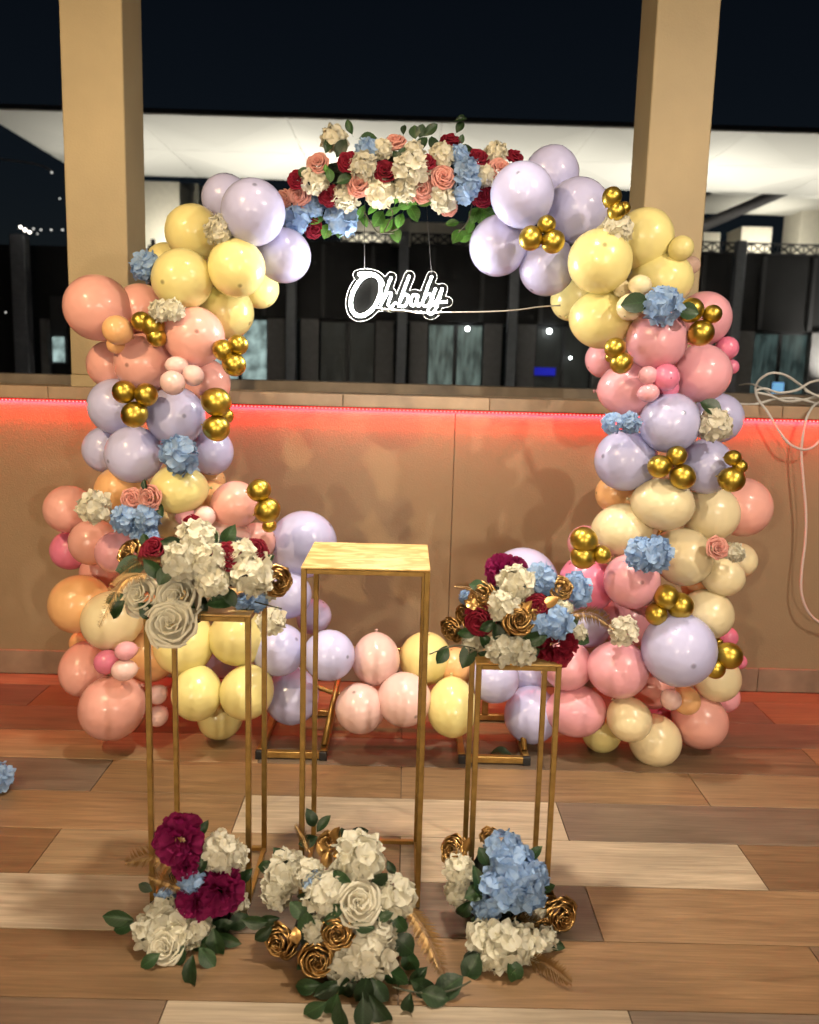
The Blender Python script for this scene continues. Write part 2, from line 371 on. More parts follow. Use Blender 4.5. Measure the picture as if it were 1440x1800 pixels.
m_lens = emit('warm_lamp_lens', (1, 0.85, 0.6), 6.0)
for i, ((x, y, z), c, w, ang, tgt) in enumerate(ASSUMED_LAMPS):
    where = ['above the plinths', 'towards the left post', 'towards the right post'][i]
    t = thing('ceiling_downlight', 'round recessed warm downlight in the terrace ceiling ' + where, 'lamp', (x, y, z), 'ceiling downlights')
    ring = [(x + 0.075 * math.cos(a), y + 0.075 * math.sin(a), z + 0.052) for a in [k * math.pi / 12 for k in range(24)]]
    tube('trim_ring', ring, 0.010, m_wire, t, 8, True)
    V = [(0.066 * math.cos(k * math.pi / 12), 0.066 * math.sin(k * math.pi / 12), 0.056) for k in range(24)]
    link('lens', mesh_from('lens', V, [tuple(range(23, -1, -1))], m_lens), t)
    L = bpy.data.lights.new('downlight', 'SPOT'); L.energy = w; L.color = c; L.spot_size = math.radians(ang); L.spot_blend = 1.0; L.shadow_soft_size = 0.10 if i == 0 else 0.035
    lo = bpy.data.objects.new('downlight_bulb', L); COL.objects.link(lo); lo.parent = t; lo.location = (0, 0, 0.03)
    lo.rotation_mode = 'QUATERNION'; lo.rotation_quaternion = (Vector(tgt) - Vector((x, y, z))).to_track_quat('-Z', 'Y')

structure(box('rear_wall', -7, 7, -3.7, -3.45, 0, 3.4, m_ceil))  # unseen wall assumed behind the viewer, holds the sconces and bounces light
for i, ((x, y, z), c, w) in enumerate(ADDED_SCONCES):  # added fill that lifts the balloons' undersides, no such lamps seen
    t = thing('wall_sconce', ['warm drum sconce on the rear wall behind the viewer, left', 'warm drum sconce on the rear wall behind the viewer, right'][i], 'lamp', (x, y, z), 'wall sconces')
    box('back_plate', x - 0.05, x + 0.05, -3.448, -3.43, z - 0.09, z + 0.09, m_wire, t, 0.003)
    tube('arm', [(x, -3.43, z), (x, y - 0.02, z)], 0.009, m_wire, t, 8)
    tube('ring', [(x + 0.085 * math.cos(a), y + 0.085 * math.sin(a), z - 0.09) for a in [k * math.pi / 12 for k in range(24)]], 0.004, m_wire, t, 6, True)
    tube('ring', [(x + 0.085 * math.cos(a), y + 0.085 * math.sin(a), z + 0.09) for a in [k * math.pi / 12 for k in range(24)]], 0.004, m_wire, t, 6, True)
    L = bpy.data.lights.new('sconce', 'POINT'); L.energy = w; L.color = c; L.shadow_soft_size = 0.075  # fill light of the added sconce
    lo = bpy.data.objects.new('sconce_bulb', L); COL.objects.link(lo); lo.parent = t

# red LED strip under the coping
strip = thing('led_strip', 'glowing red LED strip along the underside of the wall coping', 'light strip', (0, WY - 0.006, 1.279))
box('tape', -5.5, 5.5, WY - 0.0115, WY - 0.0035, 1.276, 1.2855, simple('strip_tape', (0.5, 0.03, 0.03), 0.4), strip)
V = []; F = []
x = -3.2
while x < 3.2:
    v, f = box_data(x, x + 0.006, -0.0085, -0.0058, -0.004, 0.001); b = len(V); V += v; F += [tuple(i + b for i in q) for q in f]; x += 0.0166
led = link('led_dots', mesh_from('led_dots', V, F, emit('led_red', (1, 0.09, 0.08), 7.0)), strip); led['kind'] = 'stuff'
L = bpy.data.lights.new('led_glow', 'AREA'); L.shape = 'RECTANGLE'; L.size = 8.0; L.size_y = 0.006; L.energy = LED_WATTS; L.color = (1.0, 0.004, 0.012)
lo = bpy.data.objects.new('led_light', L); COL.objects.link(lo); lo.parent = strip; lo.location = (0, -0.0025, -0.0085); lo.rotation_euler = (math.radians(40), 0, 0)

# ------------------------------------------------------------------ across the gap: pavilion with lit canopies
FY = 20.0
m_frame = simple('dark_facade', (0.016, 0.016, 0.018), 0.7, noise=0.3, nscale=1.0)
m_col = simple('grey_column', (0.19, 0.20, 0.23), 0.6, noise=0.1)
m_panel = simple('grey_panel', (0.17, 0.165, 0.17), 0.7, noise=0.12)
m_white = simple('white_soffit', (0.80, 0.79, 0.74), 0.6, noise=0.06, nscale=0.35)
m_block = simple('white_plaster', (0.74, 0.70, 0.60), 0.8, noise=0.05)
m_edge = simple('canopy_edge', (0.05, 0.05, 0.055), 0.6)
def pane_mat(name, tint, strength, scale=(7, 1, 1.2)):
    m, n, l, p = new_mat(name)
    tc = add(n, 'ShaderNodeTexCoord'); mp = add(n, 'ShaderNodeMapping'); mp.inputs['Scale'].default_value = scale; l.new(tc.outputs['Object'], mp.inputs[0])
    nz = add(n, 'ShaderNodeTexNoise', Scale=1.6, Detail=3.0); l.new(mp.outputs[0], nz.inputs['Vector'])
    mr = add(n, 'ShaderNodeMapRange'); mr.inputs[1].default_value = 0.38; mr.inputs[2].default_value = 0.7; mr.inputs[3].default_value = strength * 0.25; mr.inputs[4].default_value = strength
    l.new(nz.outputs['Fac'], mr.inputs[0]); l.new(mr.outputs[0], p.inputs['Emission Strength'])
    m.cycles.emission_sampling = 'NONE'; p.inputs['Emission Color'].default_value = rgb(tint); p.inputs['Base Color'].default_value = (0.03, 0.035, 0.035, 1); p.inputs['Roughness'].default_value = 0.45
    return m
m_cur = pane_mat('curtained_lit_pane', (0.55, 0.75, 0.66), 0.20)
m_teal = pane_mat('teal_lit_pane', (0.45, 0.72, 0.68), 0.10)
m_dark = pane_mat('dark_pane', (0.5, 0.55, 0.5), 0.02)
m_glow = pane_mat('glittering_pane', (0.7, 0.95, 0.9), 0.55, (2.2, 1, 2.2))
m_blue = emit('blue_screen', (0.02, 0.03, 0.9), 0.2)
m_bulb = emit('cool_bulb', (0.95, 1, 0.97), 16)
m_warmbulb = emit('string_bulb', (1, 0.93, 0.8), 5)
pav = thing('pavilion', 'dark building across the gap with grey columns and lit windows', 'building', (0, FY, -0.5))
def wpx(x0, x1, y0, y1, Y):
    """world x and z range of a photo rectangle at depth Y"""
    a = at(x0, (y0 + y1) / 2, Y); b = at(x1, (y0 + y1) / 2, Y); t = at((x0 + x1) / 2, y0, Y); u = at((x0 + x1) / 2, y1, Y)
    return a.x, b.x, u.z, t.z
ZW, ZS, ZF = 2.56, 4.22, 4.47       # window heads, underside of the frieze, top of the frieze
XL, XR = -4.9, 16.0
box('upper_screen', XL, XR, FY, FY + 0.3, ZW, ZS, m_frame, pav)
box('back_wall', XL, XR, FY + 1.2, FY + 1.5, -0.5, ZW, m_frame, pav)
cols = [-5.01, -2.58, -0.14, 2.29, 4.75, 7.20, 9.65, 12.1]
for i, cx in enumerate(cols):
    box('column', cx - 0.11, cx + 0.11, FY - 0.42, FY - 0.20, -0.5, ZF - 0.02, m_col, pav, 0.02)
    for s in (-1, 1):
        a = cx + s * 0.18; b = cx + s * 0.58
        box('wall_panel', min(a, b), max(a, b), FY - 0.05, FY + 0.2, -0.5, ZW - 0.01, m_panel, pav)
        if i < len(cols):
            a = cx + s * 0.62; b = cx + s * 0.10
            box('screen_post', min(a, a + s * 0.09), max(a, a + s * 0.09), FY - 0.06, FY - 0.002, ZW + 0.02, ZS - 0.05, simple('dim_post', (0.05, 0.05, 0.055), 0.7) if i == 0 else m_edge, pav)
kinds = [('glow', 'glow'), ('dark', 'dark'), ('cur', 'cur'), ('dark', 'dark'), ('teal', 'teal'), ('teal', 'teal'), ('teal', 'dark')]
MK = {'cur': m_cur, 'teal': m_teal, 'dark': m_dark, 'glow': m_glow}
for i in range(len(cols) - 1):
    a = cols[i] + 0.60; b = cols[i + 1] - 0.60; mid = (a + b) / 2
    w = box('window', a, b, FY + 0.10, FY + 0.16, ZW - 0.06, ZW - 0.012, m_edge, pav)
    w2 = [(a + 0.02, mid - 0.05), (mid + 0.05, b - 0.02)]
    for k, (p0, p1) in enumerate(w2):
        box('pane', p0, p1, FY + 0.11, FY + 0.13, -0.45, ZW - 0.065, MK[kinds[i][k]], w)
    box('mullion', mid - 0.045, mid + 0.045, FY + 0.09, FY + 0.17, -0.45, ZW - 0.065, m_edge, w)
# lattice frieze along the roof edge
x = XL
fr = box('frieze', XL, XR, FY - 0.02, FY + 0.04, ZF - 0.03, ZF, m_edge, pav)
box('frieze_rail', XL, XR, FY - 0.02, FY + 0.04, ZS + 0.003, ZS + 0.03, m_edge, pav)
k = 0
while x < XR - 0.3:
    if not (-5.5 < x < -4.5):
        V, F = [], []
        for (p, q) in (((x, ZS + 0.02), (x + 0.27, ZF - 0.02)), ((x + 0.27, ZS + 0.02), (x, ZF - 0.02)), ((x - 0.01, ZS), (x - 0.01, ZF))):
            v, f = tube_data([Vector((p[0], FY + 0.01, p[1])) - Vector((0, FY, -0.5)), Vector((q[0], FY + 0.01, q[1])) - Vector((0, FY, -0.5))], 0.018, 4)
            b = len(V); V += v; F += [tuple(i + b for i in t) for t in f]
        link('lattice_bay', mesh_from('lattice_bay', V, F, m_edge), pav)
    x += 0.29
# white roof blocks standing behind the frieze
for (a, b, c, d, Y) in ((250, 316, 318, 404, 21.5), (600, 832, 389, 413, 20.6), (1303, 1357, 398, 436, 21.5), (1408, 1475, 352, 430, 21.5), (1236, 1266, 408, 434, 21.5), (316, 350, 322, 404, 23.0)):
    x0, x1, z0, z1 = wpx(a, b, c, d, Y)
    box('roof_block', x0, x1, Y, Y + 1.0, ZS - 0.1, z1, m_block, pav, 0.01)
x0, x1, z0, z1 = wpx(690, 722, 389, 432, 20.0)
box('column_head', x0, x1, FY - 0.40, FY + 0.02, ZS - 0.05, z1, m_block, pav)
# lamps seen in the windows
for (x, y, r, Y) in ((822, 578, 5.5, 19.9), (966, 582, 6.5, 19.9), (1003, 629, 3.2, 19.9)):
    t = thing('window_lamp', {822: 'cool white lamp glowing above the curtained window', 966: 'brighter white lamp glowing above the dark blue-lit window', 1003: 'small dim lamp low in the blue-lit window'}[x], 'lamp', at(x, y, Y), 'lamps across the gap')
    bm = bmesh.new(); bmesh.ops.create_uvsphere(bm, u_segments=12, v_segments=8, radius=size(r, at(x, y, Y)) * 0.62); me = bpy.data.meshes.new('bulb'); bm.to_mesh(me); bm.free(); me.materials.append(m_bulb)
    link('bulb', me, t)
    p = at(x, y, Y); tube('stem', [p + Vector((0, 0.0, 0.02)), p + Vector((0, 0.1, 0.12))], 0.012, m_edge, t, 6)
x0, x1, z0, z1 = wpx(937, 976, 646, 660, 20.05)
sc_ = thing('lit_screen', 'blue glowing screen low inside the dark window', 'screen', (x0, 20.0, z0))
box('bezel', x0 - 0.02, x1 + 0.02, 20.02, 20.09, z0 - 0.02, z1 + 0.02, m_edge, sc_); box('display', x0, x1, 20.0, 20.019, z0, z1, m_blue, sc_)
x0, x1, z0, z1 = wpx(1358, 1378, 672, 692, 19.6)
sc_ = thing('lit_screen', 'pale blue glowing screen behind the coiled white cable', 'screen', (x0, 19.6, z0))
box('bezel', x0 - 0.02, x1 + 0.02, 19.62, 19.69, z0 - 0.02, z1 + 0.02, m_edge, sc_); box('display', x0, x1, 19.6, 19.619, z0, z1, emit('pale_screen', (0.25, 0.6, 1), 0.5), sc_)
# canopies
def canopy(name, label, x0, x1, y0, y1, z, nx):
    t = thing(name, label, 'canopy', ((x0 + x1) / 2, y0, z))
    box('roof_slab', x0, x1, y0, y1, z + 0.025, z + 0.085, m_edge, t)
    w = (x1 - x0) / nx
    for i in range(nx):
        for j in range(2):
            ya = y0 + (y1 - y0) * j / 2; yb = y0 + (y1 - y0) * (j + 1) / 2
            # folded soffit panel: its middle is drawn up into a shallow peak
            cx = x0 + (i + 0.5) * w; cy = (ya + yb) / 2; b = Vector(t.location)
            P = [Vector((x0 + i * w + 0.003, ya + 0.003, z)), Vector((x0 + (i + 1) * w - 0.003, ya + 0.003, z)), Vector((x0 + (i + 1) * w - 0.003, yb - 0.003, z)), Vector((x0 + i * w + 0.003, yb - 0.003, z)), Vector((cx, cy, z - 0.16))]
            P = [p - b for p in P] + [p - b + Vector((0, 0, 0.02)) for p in P[:4]]
            link('soffit_panel', mesh_from('soffit_panel', P, [(1, 0, 4), (2, 1, 4), (3, 2, 4), (0, 3, 4), (5, 6, 7, 8), (0, 1, 6, 5), (1, 2, 7, 6), (2, 3, 8, 7), (3, 0, 5, 8)], m_white), t)
    return t
canopy('canopy', 'wide white lit canopy roof across the gap, above the balloon ring', -6.15, 13.5, 13.0, 17.1, 4.915, 9)
canopy('canopy', 'smaller white canopy farther back at the right edge behind the right post', 6.6, 16.0, 18.3, 22.5, 5.50, 3)
p0 = at(1225, 402, 18.2); p1 = at(1385, 332, 18.2)
tag(tube('roof_brace', [p0, p1], 0.11, m_panel, None, 4), 'grey diagonal roof brace beside the right post', 'brace')
for i, (x, y) in enumerate(((-4.6, 15.0), (-1.6, 15.2), (1.6, 15.2), (4.8, 15.2), (8.2, 15.4), (9.5, 19.5))):  # unseen uplights, assumed from the brightness of the canopy underside
    t = thing('canopy_uplight', ['uplight under the canopy left end', 'second uplight from the canopy left end', 'uplight under the canopy middle', 'uplight under the canopy right of the middle', 'uplight under the canopy right end', 'uplight below the small far canopy'][i], 'lamp', (x, y, 0.9 if y < 18 else 1.2), 'canopy uplights')
    b = Vector(t.location)
    box('housing', x - 0.2, x + 0.2, y - 0.2, y + 0.2, b.z - 0.2, b.z - 0.02, m_edge, t)
    L = bpy.data.lights.new('uplight', 'AREA'); L.shape = 'DISK'; L.size = 0.35; L.energy = UPLIGHT_WATTS * (0.6, 1.25, 0.75, 1.2, 0.85, 1.0)[i]; L.color = (1, 0.95, 0.82); L.spread = math.radians(100)
    lo = bpy.data.objects.new('uplight_lamp', L); COL.objects.link(lo); lo.parent = t; lo.location = (0, 0, 0.0); lo.rotation_euler = (math.pi, 0, 0)
for i, (x, w) in enumerate(((-5.6, 26), (-1.0, 10), (8.3, 30))):  # unseen floods added to brighten the white roof blocks
    t = thing('roof_wash_lamp', ['flood lamp on the far roof lighting the left white block', 'flood lamp on the far roof behind the sign', 'flood lamp on the far roof lighting the right white blocks'][i], 'lamp', (x, 20.45, 4.02), 'roof flood lamps')
    box('housing', x - 0.3, x + 0.3, 20.36, 20.44, 3.94, 4.1, m_edge, t)
    L = bpy.data.lights.new('flood', 'AREA'); L.shape = 'RECTANGLE'; L.size = 0.6; L.size_y = 0.12; L.energy = w; L.color = (1, 0.94, 0.78)
    lo = bpy.data.objects.new('flood_lamp', L); COL.objects.link(lo); lo.parent = t; lo.location = (0, 0.02, 0.02); lo.rotation_euler = (math.radians(125), 0, 0)
# left edge of the view: a dark block with a column and a string of small lamps
blk = thing('corner_building', 'black unlit building at the left edge behind the left post', 'building', (-9, 19, -0.5))
box('wall', -16, -5.4, 20.2, 20.6, -0.5, 4.0, m_frame, blk); x0, x1, z0, z1 = wpx(25, 51, 412, 690, 19)
box('column', x0, x1, 18.9, 19.2, -0.5, z1, m_col, blk, 0.02); x0, x1, z0, z1 = wpx(72, 84, 560, 690, 19.5); box('column', x0, x1, 19.5, 19.7, -0.5, z1, m_panel, blk)
x0, x1, z0, z1 = wpx(91, 111, 592, 636, 20); w = box('window', x0 - 0.05, x1 + 0.05, 20.10, 20.16, z0 - 0.05, z1 + 0.9, m_edge, blk); box('pane', x0, x1, 20.05, 20.09, z0, z1, m_glow, w)
for i, (x, y, r) in enumerate(((36, 399, 5), (44, 404, 6), (52, 408, 5), (59, 402, 3), (72, 404, 3), (90, 404, 3.2), (110, 404, 3.2), (66, 411, 2.4), (10, 549, 2.6), (91, 303, 3), (105, 349, 2.6))):
    p = at(x, y, 18.6)
    lab = ['leftmost lamp of the bright string at the left edge', 'second bright string lamp at the left edge', 'third bright string lamp at the left edge', 'first small dim lamp after the bright three on the left string', 'second small dim lamp on the left string', 'third small dim lamp on the left string', 'last small dim lamp on the left string, touching the post', 'tiny lamp hanging below the left string', 'lone faint lamp low at the left edge', 'faint lamp at the end of the dark roof arc, upper left', 'faint lamp beside the left post under the arc'][i]
    bm = bmesh.new(); bmesh.ops.create_uvsphere(bm, u_segments=10, v_segments=6, radius=size(r, p) * 0.5); me = bpy.data.meshes.new('string_lamp'); bm.to_mesh(me); bm.free(); me.materials.append(m_warmbulb if i < 3 else emit('faint_bulb', (1, 0.97, 0.9), 1.0) if i == 3 else bpy.data.materials['faint_bulb'])
    tag(link('string_lamp', me, None, p), lab, 'lamp', 'string lamps at the left edge')
tag(tube('string_cable', smooth_path([at(-30, 276, 18.6), at(30, 283, 18.6), at(70, 290, 18.6), at(91, 301, 18.6)], 6), 0.02, m_panel, None, 6), 'dim arched cable ending in a faint lamp, upper left', 'cable')

# ------------------------------------------------------------------ ring frame
HX, HY, HZ, HR = 0.04, 3.30, 1.125, 0.985
hoop = thing('ring_stand', 'gold metal ring frame on two flat feet, hung with balloons and flowers', 'stand', (HX, HY, 0))
tube('ring', [(HX + HR * math.cos(a), HY, HZ + HR * math.sin(a)) for a in [k * math.pi / 48 for k in range(96)]], 0.011, m_gold, hoop, 8, True)
for (xa, xb) in ((-0.529, -0.265), (0.232, 0.500)):
    y0, y1, b = 3.085, 3.52, 0.025
    ft = box('foot_frame', xa, xb, y0, y0 + b, 0.006, 0.031, m_gold, hoop, 0.002)
    box('rear_bar', xa, xb, y1 - b, y1, 0.006, 0.031, m_gold, ft, 0.002)
    for s, xx in ((0, xa), (1, xb - b)):
        box('side_bar', xx, xx + b, y0 + b + 0.0005, y1 - b - 0.0005, 0.006, 0.031, m_gold, ft, 0.002)
        box('rubber_cap', xx - 0.002, xx + b + 0.002, y0 - 0.003, y0 + 0.014, 0.0005, 0.0335, m_black, ft, 0.002)
    xm = (xa + xb) / 2
    zt = HZ - math.sqrt(HR ** 2 - (xm - HX) ** 2)
    box('upright', xm - 0.014, xm + 0.014, y1 - 0.028, y1 - 0.002, 0.032, 0.30, m_gold, hoop, 0.002)
    tube('brace', [(xb - 0.015, y0 + 0.06, 0.036), (xb + 0.03 if xa < 0 else xb - 0.02, HY + 0.05, 0.27)], 0.012, m_gold, hoop, 6)
box('cross_bar', -0.40, 0.40, 3.505, 3.525, 0.285, 0.308, m_gold, hoop, 0.002)

# ------------------------------------------------------------------ plinths
def plinth(label, x0, x1, y0, h):
    s = x1 - x0; y1 = y0 + s; b = 0.0145
    t = thing('plinth_stand', label, 'stand', ((x0 + x1) / 2, (y0 + y1) / 2, 0), 'gold plinth stands')
    for xx in (x0, x1 - b):
        for yy in (y0, y1 - b):
            lg = box('leg', xx, xx + b, yy, yy + b, 0.006, h - 0.002, m_gold, t, 0.0015)
            box('foot_pad', xx + 0.001, xx + b - 0.001, yy + 0.001, yy + b - 0.001, 0.0005, 0.0058, m_black, lg)
    for nm, za in (('top_rail', h - b - 0.002), ('bottom_rail', 0.006)):
        for yy in (y0 + 0.001, y1 - b + 0.001): box(nm, x0 + b + 0.0003, x1 - b - 0.0003, yy, yy + b - 0.002, za + 0.001, za + b - 0.001, m_gold, t, 0.001)
        for xx in (x0 + 0.001, x1 - b + 0.001): box(nm, xx, xx + b - 0.002, y0 + b + 0.0003, y1 - b - 0.0003, za + 0.001, za + b - 0.001, m_gold, t, 0.001)
    box('top_plate', x0, x1, y0, y1, h - 0.0015, h + 0.003, m_top, t, 0.0008)
    return t
plinth('tall gold frame plinth with a bare brushed gold top, in the middle', -0.258, 0.073, 2.18, 0.947)
plinth('gold frame plinth on the left carrying a white flower arrangement', -0.663, -0.387, 2.18, 0.815)
plinth('lowest gold frame plinth on the right carrying a dark mixed arrangement', 0.201, 0.424, 2.18, 0.703)

# ------------------------------------------------------------------ balloons
def balloon_mesh(mat, seg=28, rings=22):
    prof = []
    for i in range(1, rings):
        ph = math.pi * i / rings
        z = math.cos(ph); r = math.sin(ph)
        if z < 0: r *= 1 - 0.07 * z * z; z *= 1.10
        z += 0.018 * math.exp(-(ph / 0.12) ** 2)
        prof.append((r, z))
    prof += [(0.055, -1.12), (0.035, -1.16), (0.075, -1.20), (0.06, -1.23)]
    V = [(0, 0, 1.022)]; F = []
    for r, z in prof:
        for k in range(seg):
            a = 2 * math.pi * k / seg; V.append((r * math.cos(a), r * math.sin(a), z))
    for k in range(seg): F.append((0, 1 + k, 1 + (k + 1) % seg))
    for i in range(len(prof) - 1):
        a = 1 + i * seg; b = a + seg
        for k in range(seg): F.append((a + k, b + k, b + (k + 1) % seg, a + (k + 1) % seg))
    e = 1 + (len(prof) - 1) * seg; F.append(tuple(e + k for k in range(seg - 1, -1, -1)))
    return mesh_from('balloon', V, F, mat, True)
BM = {k: balloon_mesh(m, 20 if k == 'gold' else 28, 16 if k == 'gold' else 22) for k, m in LATEX.items()}
LAYER = {-2: 2.96, -1: 3.02, 0: 3.09, 1: 3.17, 2: 3.25, 3: 3.34, 4: 3.43}
def balloon(x, y, r, layer, col, label, dot=None, ry=None, group='balloons on the ring'):
    rx = r; ry = ry or r
    Y = LAYER[layer] if layer in LAYER else layer
    rx *= 1.035; ry *= 1.035
    p = at(x, y, Y); R = size((rx + ry) / 2, p)
    o = link('balloon', BM[col], None, p); tag(o, label, 'balloon', group)
    if dot:
        dx = (dot[0] - x) / rx; dy = (y - dot[1]) / ry; q = min(0.95, dx * dx + dy * dy)
        d = cR * dx + cU * dy - cF * math.sqrt(1 - q); sc = (R, R, R)
    elif abs(rx / ry - 1) > 0.06:
        s = 1 if p.x > HX else -1
        if rx > ry: d = cR * s * (1 if abs(p.x) > .6 else -1) + cU * uni(-.2, .2) - cF * 0.4; sc = (size(ry, p), size(ry, p), size(rx, p) * .96)
        else: d = cU * -1 - cF * 0.4; sc = (size(rx, p), size(rx, p), size(ry, p) * .96)
    else:
        v = Vector((p.x - HX, 0, p.z - HZ)); rr = max(v.length, 1e-4); ctr = Vector((HX, HY, HZ)) + v / rr * HR
        d = (p - ctr); d.y = -0.04; d += Vector((uni(-.04, .04), 0, uni(-.04, .04))); sc = (R * 0.985, R * 0.985, R * 1.0)
    o.rotation_mode = 'QUATERNION'; o.rotation_quaternion = Vector((0, 0, 1)).rotation_difference(d.normalized())
    o.scale = sc
    return o
